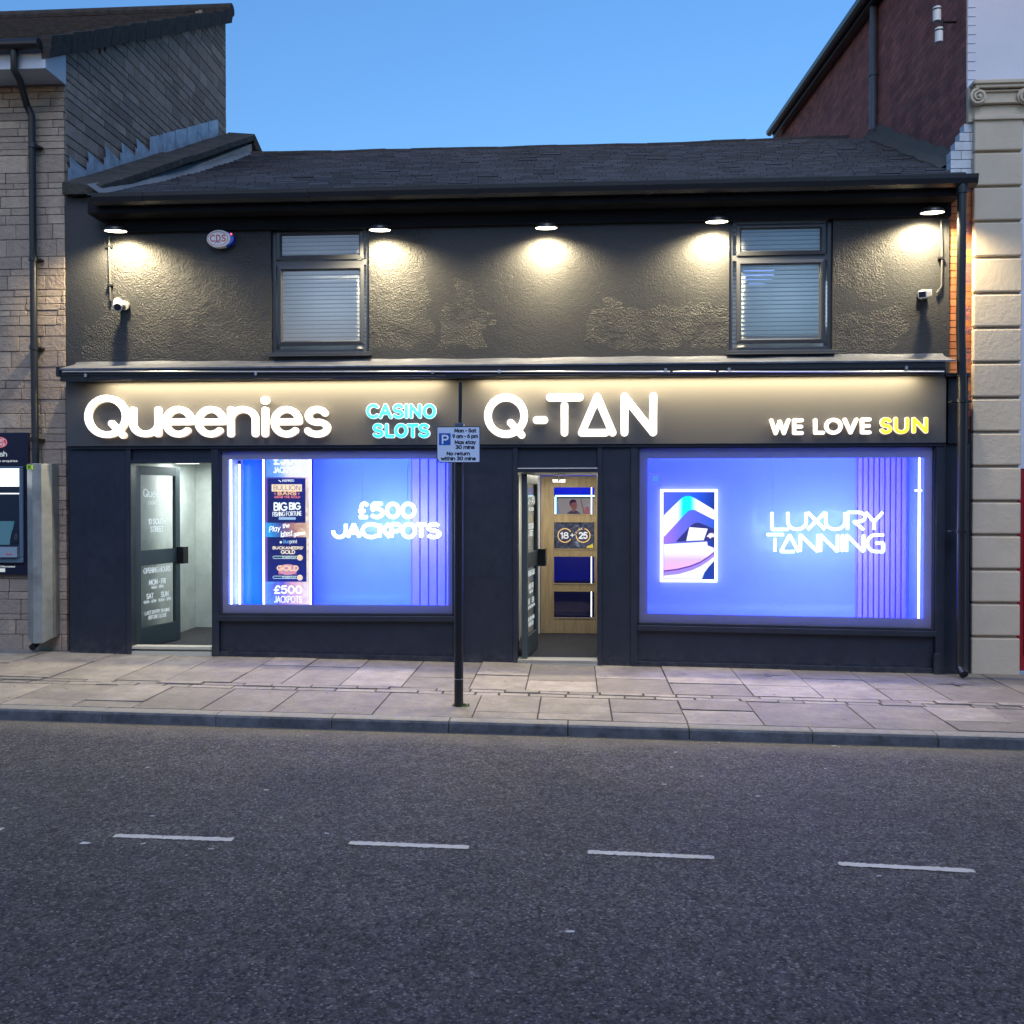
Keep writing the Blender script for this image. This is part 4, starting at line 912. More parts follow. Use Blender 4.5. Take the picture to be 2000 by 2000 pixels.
GG = [[(.95, 1), (.5, 1)]+arc(.5, .5, .5, .5, 90, 270)+[(.95, 0), (.95, .5), (.5, .5)]]
s6 = lambda *b: zb(7.156, 1490, 980, b)
lux = [('L', s6(110, 130, 370, 405)), (GU, s6(330, 130, 625, 405)), ('X', s6(610, 130, 885, 405)), (GU, s6(860, 130, 1165, 405)), (GR_, s6(1165, 130, 1445, 405)), (GY, s6(1420, 130, 1690, 405)),
       ([[(0, 1), (1, 1)], [(.49, .78), (.49, 0)]], s6(40, 440, 305, 712)), ('a_open', s6(232, 445, 515, 715)), ('N', s6(505, 445, 785, 715)), ('N', s6(787, 445, 1062, 715)), ('I', s6(1085, 445, 1137, 715)), ('N', s6(1150, 445, 1425, 715)), (GG, s6(1440, 445, 1705, 715))]
neon('neon_sign', lux, .30, .029, 'white neon writing LUXURY TANNING hanging in the right shop window', 1635, 1090, 1, [(1510, 1000), (1723, 1000)])
s7 = lambda *b: zb(8.05, 640, 960, b)
GJ = [[(1, 1), (1, .5)]+arc(.5, .5, .5, .5, 0, -180)]
jack = [('£', s7(462, 160, 650, 430)), ('5', s7(665, 165, 890, 430)), ('O', s7(905, 165, 1145, 430)), ('O', s7(1148, 165, 1390, 430)),
        (GJ, s7(58, 485, 312, 745)), ('A', s7(290, 485, 530, 745)), ('C', s7(520, 485, 800, 745)), ('K', s7(790, 485, 1000, 745)), ('P', s7(980, 485, 1170, 745)), ('O', s7(1150, 485, 1400, 745)), ('T', s7(1370, 485, 1570, 745)), (GL['S'], s7(1555, 485, 1785, 745))]
neon('neon_sign', jack, .30, .039, 'white neon writing £500 JACKPOTS hanging in the left shop window', 755, 1060, 1, [(708, 980), (796, 980)])

# ---------------- light tubes standing in the windows
def vtube(u, v0, v1, Y, r, mat, label, group, bracket=False):
    p0, p1 = F(u, v1, Y), F(u, v0, Y); t = thing('light_tube', (p0[0], Y, p0[2]), label, 'light tube', group)
    mb = MB(); mb.tube([(p0[0], Y, p0[2]), (p0[0], Y, p1[2])], r, 12); mb.build('tube', mat, t, smooth=True)
    for za_, zb_ in ((p1[2]-.01, p1[2]+.03), (p0[2]-.02, p0[2]+.01)): mb = MB(); mb.box(p0[0]-r*1.2, p0[0]+r*1.2, Y-r*1.2, Y+r*1.2, za_, zb_); mb.build('end_cap', M['black'], t)
    if bracket: b = F(u, 958, Y); mb = MB(); mb.box(b[0]-.035, b[0]+.035, Y-.004, Y+.02, b[2]-.006, b[2]+.006); mb.build('bracket', M['ledwhite'], t)
gp = 'upright light tubes in the shop windows'
vtube(452, 892, 1186, .10, .010, M['ledwhite'], 'upright white light tube at the far left edge of the left shop window', gp)
vtube(468.5, 905, 1184, .40, .010, M['ledwhite'], 'second upright light tube from the left, just inside the left shop window', gp)
vtube(1794, 890, 1210, .10, .010, M['ledwhite'], 'upright white light tube with a small cross bracket at the right of the right window', gp, True)

# ---------------- tall lit poster in the left window
Yp = .42
px0, px1, pz0, pz1 = B(520, 880, 604, 1190, Yp)
po = thing('lit_poster', ((px0+px1)/2, Yp, pz0), 'tall narrow lit game poster between two white light strips in the left window', 'poster')
mb = MB(); mb.box(px0-.045, px1+.03, Yp+.002, Yp+.06, pz0, pz1+.1); mb.build('casing', M['ink'], po)
def PB(u0, v0, u1, v1): return B(u0, v0, u1, v1, Yp)
def flat(mb, box, dy, m=0): a, b, c, d = box; y = Yp-dy; mb.poly([(a, y, c), (b, y, c), (b, y, d), (a, y, d)], m)
def grad(name, stops, axis=0, s=1.):
    m, nt, b = nodes(name); g = N(nt, 'ShaderNodeNewGeometry'); sp = N(nt, 'ShaderNodeSeparateXYZ'); nt.links.new(g.outputs['Position'], sp.inputs[0])
    mr = N(nt, 'ShaderNodeMapRange'); mr.inputs['From Min'].default_value = px0; mr.inputs['From Max'].default_value = px1
    nz = noise(nt, pos(nt), 7, 3, .6, 1.5)
    nt.links.new(math_(nt, 'ADD', sp.outputs[0], math_(nt, 'MULTIPLY', math_(nt, 'SUBTRACT', nz, .5), .35)), mr.inputs['Value'])
    c = ramp(nt, mr.outputs[0], stops); nt.links.new(c, b.inputs['Emission Color']); b.inputs['Emission Strength'].default_value = s*EK; b.inputs['Base Color'].default_value = (.02, .02, .02, 1); return m
mb = MB(); flat(mb, PB(519, 870, 604, 932), .004)
mb.build('picture', grad('printed_glow_upper', [(0, (.05, .25, .75)), (.35, (.25, .5, .95)), (.6, (.95, .97, 1)), (1, (1, 1, 1))]), po)
mb = MB(); flat(mb, PB(519, 932, 604, 1136), .003); mb.build('picture', grad('printed_glow_side', [(0, (.12, .05, .4)), (.3, (.05, .1, .5)), (.7, (.4, .25, .3)), (1, (1, .85, .6))]), po)
mb = MB(); flat(mb, PB(519, 1021, 604, 1049), .006); mb.build('picture', grad('printed_glow_middle', [(0, (.03, .4, .9)), (.35, (.05, .08, .3)), (.7, (.5, .25, .12)), (1, (1, .8, .5))]), po)
mb = MB(); flat(mb, PB(519, 1136, 604, 1192), .004); mb.build('picture', grad('printed_glow_lower', [(0, (.1, .35, .85)), (.35, (.12, .1, .5)), (.7, (.8, .45, .35)), (1, (1, .9, .7))]), po)
mb = MB(); flat(mb, PB(523, 934, 597, 1021), .008); flat(mb, PB(523, 1049, 599, 1136), .008); mb.build('dark_panel', E_((.006, .014, .10), .8), po)
def pt(mb, s, u0, u1, vb, vt, w=.009, italic=0., rot=0., m=0, dy=.012):
    a, b, c, d = PB(u0, vt, u1, vb); mb.strokes(text(s, (a+b)/2, c+w/2, d-c-w, b-a-w, italic=italic, rot=rot), w, Yp-dy, Yp-dy+.001, max(.0018, w/4), m, m)
WH = E_((.85, .95, 1), 1.3)
mb = MB(); pt(mb, 'JACKPOTS', 534, 588, 924, 912, .011); pt(mb, '£500', 534, 588, 908, 886, .020); pt(mb, 'INSPIRED', 552, 575, 941, 936.5, .0035); pt(mb, '£500', 535, 591, 1160, 1143, .02); pt(mb, 'JACKPOTS', 536, 590, 1177, 1163.5, .010)
mb.strokes([[(PB(545, 938, 546, 939)[0], PB(545, 938, 546, 938)[2]), (PB(549, 940, 550, 941)[0], PB(549, 940, 550, 941)[2])]], .008, Yp-.012, Yp-.011, .002)
pt(mb, 'BIG', 535, 562, 998, 981, .017); pt(mb, 'BIG', 565, 588, 996, 981, .016); pt(mb, 'FISHING FORTUNE', 533, 590, 1008, 999, .006, rot=2)
pt(mb, 'print', 566.5, 581, 1061, 1053.5, .004)
c = PB(547, 1055, 551, 1063); mb.disc(((c[0]+c[1])/2, Yp-.012, (c[2]+c[3])/2), .013)
mb.build('lettering', WH, po)
# white script across the middle
mb = MB()
for s, u0, u1, vb, vt in (('Play', 526, 548, 1038, 1027), ('the', 552, 566, 1031, 1022), ('latest', 549, 572, 1048, 1036), ('games', 574, 597, 1046, 1037)): pt(mb, s, u0, u1, vb, vt, .0065, .3, 8, dy=.014)
mb.build('lettering', E_((1, 1, .98), 1.5), po)
OR = E_((1., .55, .25), 1.); GD = E_((1, .80, .45), 1.1)
mb = MB(); a, b, c, d = PB(531, 960, 590, 946); mb.box(a, b, Yp-.011, Yp-.009, c, d); mb.build('plaque', GD, po)
mb = MB(); pt(mb, 'BULLION', 535, 587, 957.5, 948, .0065, dy=.016); mb.build('lettering', E_((.25, .2, .3), .8), po)
mb = MB(); pt(mb, 'BARS', 543, 580, 967.5, 959.5, .011, dy=.018); mb.build('lettering', OR, po)
mb = MB(); pt(mb, 'GRAB THE GOLD', 536, 587, 973, 968.5, .006); mb.disc((PB(538, 960, 539, 961)[0], Yp-.012, PB(538, 963, 539, 964)[2]), .01); mb.disc((PB(584, 960, 585, 961)[0], Yp-.012, PB(584, 963, 585, 964)[2]), .01); mb.build('lettering', E_((.95, .25, .25), .9), po)
mb = MB(); a, b, c, d = PB(545, 1015, 578, 1010); mb.box(a, b, Yp-.011, Yp-.009, c, d); mb.build('plaque', E_((.4, .65, .95), .9), po)
mb = MB(); pt(mb, 'blue', 553.5, 566, 1061, 1053.5, .004); mb.build('lettering', E_((.2, .5, 1), 1.1), po)
mb = MB(); pt(mb, "BUCKANEERS'", 533, 593, 1073, 1067, .0075); pt(mb, 'GOLD', 549, 577, 1082, 1074, .009); mb.build('lettering', E_((1, .86, .62), 1.1), po)
for v in (1088.5, 1127.5):
    mb = MB(); a, b, c, d = PB(536, v+3, 585, v-3); mb.strokes([[(a, (c+d)/2), (b, (c+d)/2)]], .032, Yp-.010, Yp-.009, .004, 0, 0); mb.build('plaque', WH, po)
    mb = MB(); mb.strokes([[(a, (c+d)/2), (b, (c+d)/2)]], .025, Yp-.012, Yp-.011, .004, 0, 0); mb.build('plaque', E_((.01, .10, .09), .9), po)
    mb = MB(); pt(mb, 'POWER PLAY', 552, 579, v+2, v-2, .0035, dy=.014); mb.build('lettering', E_((.6, .85, .7), 1), po)
    mb = MB(); q = PB(586.5, v-.5, 587.5, v+.5); mb.disc((q[0], Yp-.016, q[2]), .033); mb.build('coin', E_((1, .85, .55), 1.1), po)
    mb = MB(); mb.strokes([arc(q[0], q[2], .02, .02, 0, 360), [(q[0], q[2]-.006), (q[0], q[2]+.006)]], .006, Yp-.018, Yp-.017, .002); mb.build('coin', E_((.85, .5, .15), .9), po)
mb = MB(); a, b, c, d = PB(542, 1122, 583, 1101)
mb.strokes([arc((a+b)/2, (c+d)/2-.005, (b-a)*.36, (d-c)*.3, 0, 360), [(a+.04, (c+d)/2), (b-.04, (c+d)/2)]], .05, Yp-.010, Yp-.009, .006); mb.build('plaque', E_((.72, .35, .42), .9), po)
mb = MB(); pt(mb, 'GOLD', 541, 584, 1115, 1104, .014, dy=.013); mb.build('lettering', E_((1, .72, .35), 1.05), po)
mb = MB(); pt(mb, 'BONUS', 545, 580, 1121.5, 1116, .006, dy=.014); mb.build('lettering', E_((.95, .35, .35), .9), po)
for u in (515.2, 606.5):
    p = F(u, 1040, Yp-.02); mb = MB(); mb.box(p[0]-.0105, p[0]+.0105, Yp-.03, Yp-.018, pz0, pz1+.08); mb.build('light_strip', M['ledpink'], po)
# blue side panel left of the poster
mb = MB(); q0 = F(470, 1040, .5)[0]; mb.box(w1[0]-.04, px0-.046, .55, .57, w1[2], w1[3]); mb.build('azure_panel', P_('azure_panel', (.01, .28, .95), .3), f1)

# ---------------- framed screen in the right window
Ys = YB-.05
sx0, sx1, sz0, sz1 = B(1290, 955.5, 1401, 1137, Ys)
sc_ = thing('wall_screen', ((sx0+sx1)/2, Ys, sz0), 'upright screen showing a violet sunbed, framed by a white light strip, in the right window', 'screen')
mb = MB(); e = .032
for a, b, c, d in ((sx0, sx1, sz1-e, sz1), (sx0, sx1, sz0, sz0+e), (sx0, sx0+e, sz0+e, sz1-e), (sx1-e, sx1, sz0+e, sz1-e)): mb.box(a, b, Ys-.01, Ys+.045, c, d)
mb.build('light_frame', emit('frame_light', (.95, .97, 1), 1.5), sc_)
mb = MB(); mb.box(sx0+e, sx1-e, Ys+.001, Ys+.045, sz0+e, sz1-e); mb.build('bezel', M['ink'], sc_)
ix0, ix1, iz0, iz1 = sx0+e+.006, sx1-e-.006, sz0+e+.006, sz1-e-.006
def SP(x, y): # picture coordinates of the zoomed screen 160..1040 x 200..1750
    return (ix0+(x-160)/(1040-160)*(ix1-ix0), iz1-(y-200)/(1750-200)*(iz1-iz0))
def pic(name, pts, col, s, lay):
    mb = MB(); pts = [SP(*p) for p in pts]; mb.poly([(p[0], Ys-.0004*lay, p[1]) for p in pts]); 
    mb.build(name, E_(col, s) if not hasattr(col, 'name') else col, sc_)
def scrgrad(name, stops, ang, lo, hi, s=1.1):
    m, nt, b = nodes(name); g = N(nt, 'ShaderNodeNewGeometry'); d = N(nt, 'ShaderNodeVectorMath'); d.operation = 'DOT_PRODUCT'
    nt.links.new(g.outputs['Position'], d.inputs[0]); d.inputs[1].default_value = (math.cos(R(ang)), 0, math.sin(R(ang)))
    mr = N(nt, 'ShaderNodeMapRange'); nt.links.new(d.outputs['Value'], mr.inputs['Value']); mr.inputs['From Min'].default_value = lo; mr.inputs['From Max'].default_value = hi
    c = ramp(nt, mr.outputs[0], stops); nt.links.new(c, b.inputs['Emission Color']); b.inputs['Emission Strength'].default_value = s*EK; b.inputs['Base Color'].default_value = (.02,)*3+(1,); return m
pic('picture', [(160, 1750), (1040, 1750), (1040, 200), (160, 200)], scrgrad('screen_blue', [(0, (.1, .15, .75)), (.6, (.02, .12, .8)), (1, (.005, .03, .2))], 0, ix0, ix1), 1, 1)
A = [(160, 1000)]+[(520, 600), (590, 530), (650, 510), (700, 512)]+[(1040, 690), (1040, 500), (700, 300), (620, 262), (560, 262), (500, 280), (440, 330), (160, 610)]
pic('picture', [p for p in [(160, 1000), (520, 600), (590, 530), (600, 262), (560, 262), (500, 280), (440, 330), (160, 610)]], scrgrad('screen_cyan', [(0, (1, 1, 1)), (.45, (1, 1, 1)), (.68, (0, .85, .95)), (1, (0, .75, 1))], 0, ix0, ix0+.55*(ix1-ix0), 1.3), 1, 2)
pic('picture', [(590, 530), (650, 510), (700, 512), (1040, 690), (1040, 510), (700, 300), (620, 262), (600, 262)], scrgrad('screen_cyan_right', [(0, (0, .75, 1)), (.1, (0, .85, .95)), (.38, (1, 1, 1)), (1, (1, 1, 1))], 0, ix0+.49*(ix1-ix0), ix1, 1.3), 1, 2)
pic('picture', [(160, 1115), (1040, 1060), (1040, 700), (700, 520), (650, 516), (600, 530), (530, 600), (160, 1005)], scrgrad('screen_violet', [(0, (.42, .2, .95)), (.35, (.16, .16, .8)), (1, (.03, .12, .7))], 0, ix0, ix1), 1, 3)
pic('picture', [(370, 1085), (1040, 1060), (1040, 850), (830, 760), (760, 740), (700, 750), (640, 790), (600, 830)], (.03, .035, .16), 1, 4)
pic('picture', [(555, 1068), (860, 1055), (930, 848), (610, 822)], (1, 1, 1), 1.3, 5)
pic('picture', [(910, 990), (960, 930), (1000, 925), (1040, 935), (1040, 1000), (1000, 1000), (975, 1030), (950, 1000)], (1, .85, .85), 1.2, 5)
pic('picture', [(160, 1600), (400, 1570), (620, 1515), (800, 1440), (940, 1350), (1040, 1260), (1040, 1190), (930, 1150), (920, 1080), (160, 1128)], scrgrad('screen_pink', [(0, (.95, .5, .85)), (.35, (.78, .55, 1)), (.62, (1, .97, 1)), (1, (1, 1, 1))], 90, iz0+.12*(iz1-iz0), iz0+.42*(iz1-iz0), 1.15), 1, 6)
pic('picture', [(160, 1625), (400, 1592), (620, 1537), (800, 1462), (940, 1372), (1040, 1285), (1040, 1260), (940, 1345), (800, 1438), (620, 1512), (400, 1568), (160, 1602)], (.12, .02, .35), 1, 7)
pic('picture', [(160, 1690), (420, 1660), (650, 1590), (800, 1520), (950, 1420), (1040, 1340), (1040, 1285), (940, 1372), (800, 1462), (620, 1537), (400, 1592), (160, 1625)], (.45, .3, .9), 1, 7)
pic('picture', [(160, 1750), (830, 1750), (870, 1640), (950, 1530), (1040, 1430), (1040, 1345), (950, 1425), (800, 1525), (650, 1595), (420, 1665), (160, 1695)], (.95, 1, 1), 1.2, 8)
pic('picture', [(860, 1750), (1040, 1750), (1040, 1440), (960, 1540), (890, 1640)], (.01, .05, .3), 1, 8)
# small square alarm sticker on the glass
a, b, c, d = B(1270, 925, 1292, 948, -.056)
st = thing('window_sticker', ((a+b)/2, -.056, c), 'small square blue sticker in the upper left corner of the right window', 'sticker')
mb = MB(); mb.strokes([[(a, c), (b, c), (b, d), (a, d), (a, c)]], .006, -.0545, -.054, .002); mb.build('border', E_((.3, .3, .9), .6), st)
mb = MB(); xm = (a+b)/2; mb.prism_y([(a+.02, c+.05), (b-.02, c+.05), (b-.04, d-.025), (a+.04, d-.025)], -.0545, -.054); mb.strokes(text('KOLAS', xm, c+.022, .018, .07), .004, -.0545, -.054, .0015); mb.build('emblem', E_((.12, .38, .95), .7), st)

# ---------------- entrances
def entrance(u0, u1, vpan0, vpan1, vh, YW):
    """panel over the door and head rail"""
    mb = MB(); px_box_(mb, u0, vpan0-3, u1, vpan1, YF+.02, .1); px_box_(mb, u0, vpan1, u1, vh, YF-.02, .1); return mb
def px_box_(mb, u0, v0, u1, v1, ya, yb, m=0):
    a, b, c, d = B(u0, v0, u1, v1, ya); mb.box(a, b, ya, yb, c, d, m)
mb = entrance(256, 413, 876, 898, 904, 0); mb.build('door_head', M['paint'], sh, bevel=.002)
mb = entrance(1011, 1167, 872, 915, 922, 0); px_box_(mb, 1011, 914, 1167, 916, YF-.03, YF-.0, 1); mb.build('door_head', [M['paint'], M['metal']], sh, bevel=.002)
# lobby 1
d1a, d1b = F(256, 1100, 0)[0], F(413, 1100, 0)[0]; zt1 = F(330, 903, 0)[2]; zf1 = gz(-3.9, 0)+.035
lt1 = thing  # (alias kept simple)
mb = MB(); xc, yc = F(383, 1238, 1.9)[0], 1.9; hz = zt1+.06
mb.poly([(d1a-.05, .1, zf1-.05), (d1a-.02, .25, zf1-.05), (d1a-.02, .25, hz), (d1a-.05, .1, hz)])
mb.poly([(d1a-.02, .25, zf1-.05), (xc, yc, zf1-.05), (xc, yc, hz), (d1a-.02, .25, hz)])
mb.poly([(xc, yc, zf1-.05), (d1b+.5, yc, zf1-.05), (d1b+.5, yc, hz), (xc, yc, hz)])
mb.poly([(d1b+.5, yc, zf1-.05), (d1b+.06, .1, zf1-.05), (d1b+.06, .1, hz), (d1b+.5, yc, hz)])
mb.poly([(d1a-.1, .0, hz), (d1b+.5, .0, hz), (d1b+.5, yc+.01, hz), (d1a-.1, yc+.01, hz)])
mb.build('lobby_wall', M['conc'], sh)
mb = MB(); mb.box(d1a-.1, d1b+.55, .02, yc+.02, zf1-.08, zf1); mb.build('lobby_floor', M['floor'], sh)
mb = MB(); px_box_(mb, 256, 1263, 413, 1268, YF-.01, .02); a, b, c, d = B(256, 1263, 413, 1270, YF-.01); mb.box(a, b, YF-.012, .02, gz(-3.9, YF)-.02, zf1+.004); mb.build('threshold', P_('worn_stone_threshold', (.45, .43, .36), .6), sh)
mb = MB(); p = F(348, 906, .9); mb.box(p[0]-.14, p[0]+.14, .8, 1.2, hz-.03, hz-.005); cl = mb.build('ceiling_light', E_((1, 1, .98), 5.), sh)
area_light('lobby_light', (p[0]+.35, 1.1, hz-.04), (0, 0, 0), .6, .7, 5.2, (.93, 1, .96), sh)
# lobby 2
d2a, d2b = F(1011, 1100, 0)[0], F(1167, 1100, 0)[0]; zt2 = F(1090, 921, 0)[2]; zf2 = gz(.5, 0)+.035; YD = 2.0
mb = MB(); hz2 = zt2+.05
mb.poly([(d2a-.06, .1, zf2-.05), (d2a-.06, YD, zf2-.05), (d2a-.06, YD, hz2), (d2a-.06, .1, hz2)]); mb.poly([(d2b+.35, YD, zf2-.05), (d2b+.05, .1, zf2-.05), (d2b+.05, .1, hz2), (d2b+.35, YD, hz2)])
mb.poly([(d2a-.1, .0, hz2), (d2b+.4, .0, hz2), (d2b+.4, YD, hz2), (d2a-.1, YD, hz2)])
fr0, fr1, frz0, frz1 = B(1056, 930, 1185, 1238, YD)      # inner door leaf
mb.poly([(d2a-.06, YD+.03, zf2), (fr0-.09, YD+.03, zf2), (fr0-.09, YD+.03, hz2), (d2a-.06, YD+.03, hz2)])
mb.build('lobby_wall', P_('pale_lobby_wall', (.55, .57, .55), .6), sh)
mb = MB(); mb.box(d2a-.1, d2b+.4, .02, YD+.02, zf2-.08, zf2); mb.build('lobby_floor', M['floor'], sh)
mb = MB(); a, b, c, d = B(1011, 1282, 1167, 1291, YF-.01); mb.box(a, b, YF-.012, .12, gz(.5, YF)-.02, zf2+.004); mb.box(a, b, YF-.02, YF-.005, zf2-.012, zf2+.008, 1); mb.build('threshold', [P_('pale_tile_threshold', (.5, .48, .40), .35), M['metal']], sh)
mb = MB(); mb.box(fr0-.085, fr0-.01, YD-.03, YD+.1, zf2, hz2+.01); mb.box(fr0-.01, d2b+.34, YD-.03, YD+.1, frz1+.012, hz2+.01); mb.build('inner_door_frame', M['white'], sh, bevel=.003)
area_light('lobby_light', ((d2a+d2b)/2+.05, 1.1, hz2-.03), (0, 0, 0), .4, .5, 3.5, (1, .93, .78), sh)
# inner oak door with four panes
dw0, dw1 = fr0, d2b+.33
pv = [(952, 1004), (1020, 1071.5), (1087, 1139), (1155, 1206)]
pn = [B(1082, a, 1161, b, YD) for a, b in pv]
mb = MB(); zz0 = zf2+.008; pxa, pxb = pn[0][0], pn[0][1]
mb.box(dw0, pxa, YD-.02, YD+.024, zz0, frz1); mb.box(pxb, dw1, YD-.02, YD+.024, zz0, frz1)
zs = [zz0]+[z for p in pn[::-1] for z in (p[2], p[3])]+[frz1]
for k in range(0, len(zs), 2): mb.box(pxa, pxb, YD-.02, YD+.024, zs[k], zs[k+1])
idoor = mb.build('inner_door', M['wood'], sh)
mb = MB(); pz = .012
for p in pn:
    for a, b, c, d in ((p[0]-pz, p[1]+pz, p[3], p[3]+pz), (p[0]-pz, p[1]+pz, p[2]-pz, p[2]), (p[0]-pz, p[0], p[2], p[3]), (p[1], p[1]+pz, p[2], p[3])): mb.box(a, b, YD-.028, YD-.0205, c, d)
mb.build('bead', M['wood'], idoor)
for i, p in enumerate(pn):
    if i == 1: continue
    mb = MB(); mb.poly([(p[0], YD, p[2]), (p[1], YD, p[2]), (p[1], YD, p[3]), (p[0], YD, p[3])]); mb.build('pane', M['glass'], idoor)
mb = MB(); a, b, c, d = B(1079, 938, 1104, 941, YD-.06); mb.box(a, b, YD-.08, YD-.03, c-.01, d+.012); mb.tube([((a+b)/2, YD-.1, c), ((a+b)/2, YD-.1, d+.07)], .008, 8); mb.box(a+.03, b+.0, YD-.1, YD-.03, d+.06, d+.075); mb.build('door_closer', M['metal'], idoor)
# age poster in the second pane
p = pn[1]; ap = thing('age_poster', ((p[0]+p[1])/2, YD, p[2]), 'dark poster reading 18+ and THINK 25 in the second pane of the oak door', 'poster')
def apm():
    m, nt, b = nodes('printed_dark_poster'); P = pos(nt)
    c = ramp(nt, noise(nt, P, 9, 4, .6, 2), [(.35, (.02, .02, .03)), (.62, (.06, .07, .12)), (.8, (.3, .4, .6))]); nt.links.new(c, b.inputs['Base Color']); nt.links.new(c, b.inputs['Emission Color']); b.inputs['Emission Strength'].default_value = .5*EK; b.inputs['Roughness'].default_value = .25; return m
mb = MB(); mb.box(p[0]+.001, p[1]-.001, YD-.006, YD+.004, p[2]+.001, p[3]-.001); mb.build('sheet', apm(), ap)
w_, h_ = p[1]-p[0], p[3]-p[2]
def AP(fx, fz): return (p[0]+fx*w_, p[2]+fz*h_)
c1 = AP(.27, .5); c2 = AP(.72, .5); rr = .26*h_
mb = MB(); mb.strokes([arc(c1[0], c1[1], rr, rr, 35, 325)], .012, YD-.008, YD-.007, .003); mb.strokes([arc(c2[0], c2[1], rr, rr, 75, -175)], .013, YD-.008, YD-.007, .003); mb.build('ring', E_((1, .62, .22), .9), ap)
mb = MB(); mb.strokes(text('18', c1[0]-.006, c1[1]-.036, .072, .095), .014, YD-.009, YD-.008, .003); mb.strokes(text('+', c1[0]+rr+.006, c1[1]-.03, .075), .011, YD-.009, YD-.008, .003); mb.strokes(text('25', c2[0], c2[1]-.036, .072, .10), .017, YD-.009, YD-.008, .003); mb.build('lettering', E_((.9, .9, .92), .95), ap)
mb = MB()
for ch, an in zip('THINK', (168, 150, 132, 117, 100)):
    q = (c2[0]+rr*math.cos(R(an)), c2[1]+rr*math.sin(R(an))); mb.strokes(text(ch, q[0]-.0, q[1]-.012, .024, None, rot=an-90), .0055, YD-.009, YD-.008, .0018)
mb.build('lettering', E_((1, .75, .4), .9), ap)
mb = MB(); a = AP(.80, .03); mb.prism_y([a, AP(.97, .03), AP(.96, .2), AP(.9, .14), AP(.82, .1)], YD-.008, YD-.007); mb.build('patch', E_((.8, .65, .05), .8), ap)
# room behind the oak door: blue wall, lit tube, screen with light strip
YR = 3.6; a, b, c, d = B(1040, 930, 1200, 1240, YR)
mb = MB(); mb.poly([(a-.4, YR, zf2+.55), (b+.3, YR, zf2+.55), (b+.3, YR, hz2+.4), (a-.4, YR, hz2+.4)], 0); mb.poly([(a-.4, YR, zf2), (b+.3, YR, zf2), (b+.3, YR, zf2+.55), (a-.4, YR, zf2+.55)], 1)
mb.poly([(a-.4, YD+.1, zf2), (b+.3, YD+.1, zf2), (b+.3, YR, zf2), (a-.4, YR, zf2)], 1); mb.poly([(a-.4, YD+.1, zf2), (a-.4, YR, zf2), (a-.4, YR, hz2+.4), (a-.4, YD+.1, hz2+.4)], 0); mb.poly([(b+.3, YD+.1, zf2), (b+.3, YR, zf2), (b+.3, YR, hz2+.4), (b+.3, YD+.1, hz2+.4)], 0); mb.poly([(a-.4, YD+.1, hz2+.4), (b+.3, YD+.1, hz2+.4), (b+.3, YR, hz2+.4), (a-.4, YR, hz2+.4)], 0)
mb.build('back_room', [P_('blue_room_wall', (.05, .07, .6), .5), P_('dark_navy_floor', (.03, .035, .1), .4)], sh)
area_light('blue_room_light', ((a+b)/2, 2.9, hz2+.3), (0, 0, 0), .8, .6, 3, (.08, .10, 1), sh)
vtube(1155, 948, 1206, YD+.35, .0045, M['ledwhite'], 'thin upright light tube seen through the panes of the oak door', gp)
YT = 3.3; a, b, c, d = B(1085, 969, 1240, 1040, YT)
tv = thing('television', ((a+b)/2, YT, c), 'wide screen with a cyan light border showing two people, seen through the top door pane', 'screen')
mb = MB(); mb.box(a, b, YT, YT+.05, c, d); mb.build('casing', M['ink'], tv)
mb = MB(); mb.box(a-.004, b, YT-.02, YT-.002, d-.008, d+.014); mb.box(a-.012, a+.010, YT-.02, YT-.002, c, d-.008); mb.build('light_strip', emit('cyan_led', (.45, 1, .9), 3.), tv)
mb = MB(); mb.poly([(a+.03, YT-.003, c+.02), (b-.01, YT-.003, c+.02), (b-.01, YT-.003, d-.03), (a+.03, YT-.003, d-.03)]); mb.build('picture', E_((.30, .27, .26), .75), tv)
def TV(u, v): q = F(u, v, YT); return (q[0], q[2])
def tvp(pts, col, lay):
    mb = MB(); pts = [TV(*q) for q in pts]; mb.poly([(q[0], YT-.003-.0006*lay, q[1]) for q in pts]); mb.build('picture', E_(col, .75), tv)
zz = lambda x, y: (x/8.05+1020, y/8.05+880)
tvp([zz(545, 760), zz(600, 1000), zz(545, 1000)], (.2, .24, .42), 1)
tvp([zz(925, 750), zz(985, 1000), zz(965, 1000), zz(912, 750)], (.2, .08, .06), 1)
tvp([zz(690, 1010), zz(730, 965), zz(790, 935), zz(860, 945), zz(905, 985), zz(915, 1010)], (.05, .045, .07), 2)
tvp([zz(780, 945), zz(785, 915), zz(750, 870), zz(745, 830), zz(765, 790), zz(800, 772), zz(845, 785), zz(862, 840), zz(860, 900), zz(840, 925), zz(838, 945), zz(812, 965)], (.24, .09, .07), 3)
tvp([zz(745, 850), zz(742, 805), zz(765, 775), zz(805, 765), zz(850, 785), zz(852, 810), zz(820, 812), zz(775, 822), zz(762, 860)], (.03, .02, .025), 4)
tvp([zz(975, 1000), zz(980, 920), zz(1005, 875), zz(1040, 868), zz(1062, 900), zz(1065, 1000)], (.35, .13, .12), 2)
tvp([zz(985, 900), zz(1000, 850), zz(1035, 832), zz(1075, 850), zz(1090, 930), zz(1080, 1000), zz(1062, 1000), zz(1055, 900), zz(1030, 872)], (.32, .3, .36), 3)
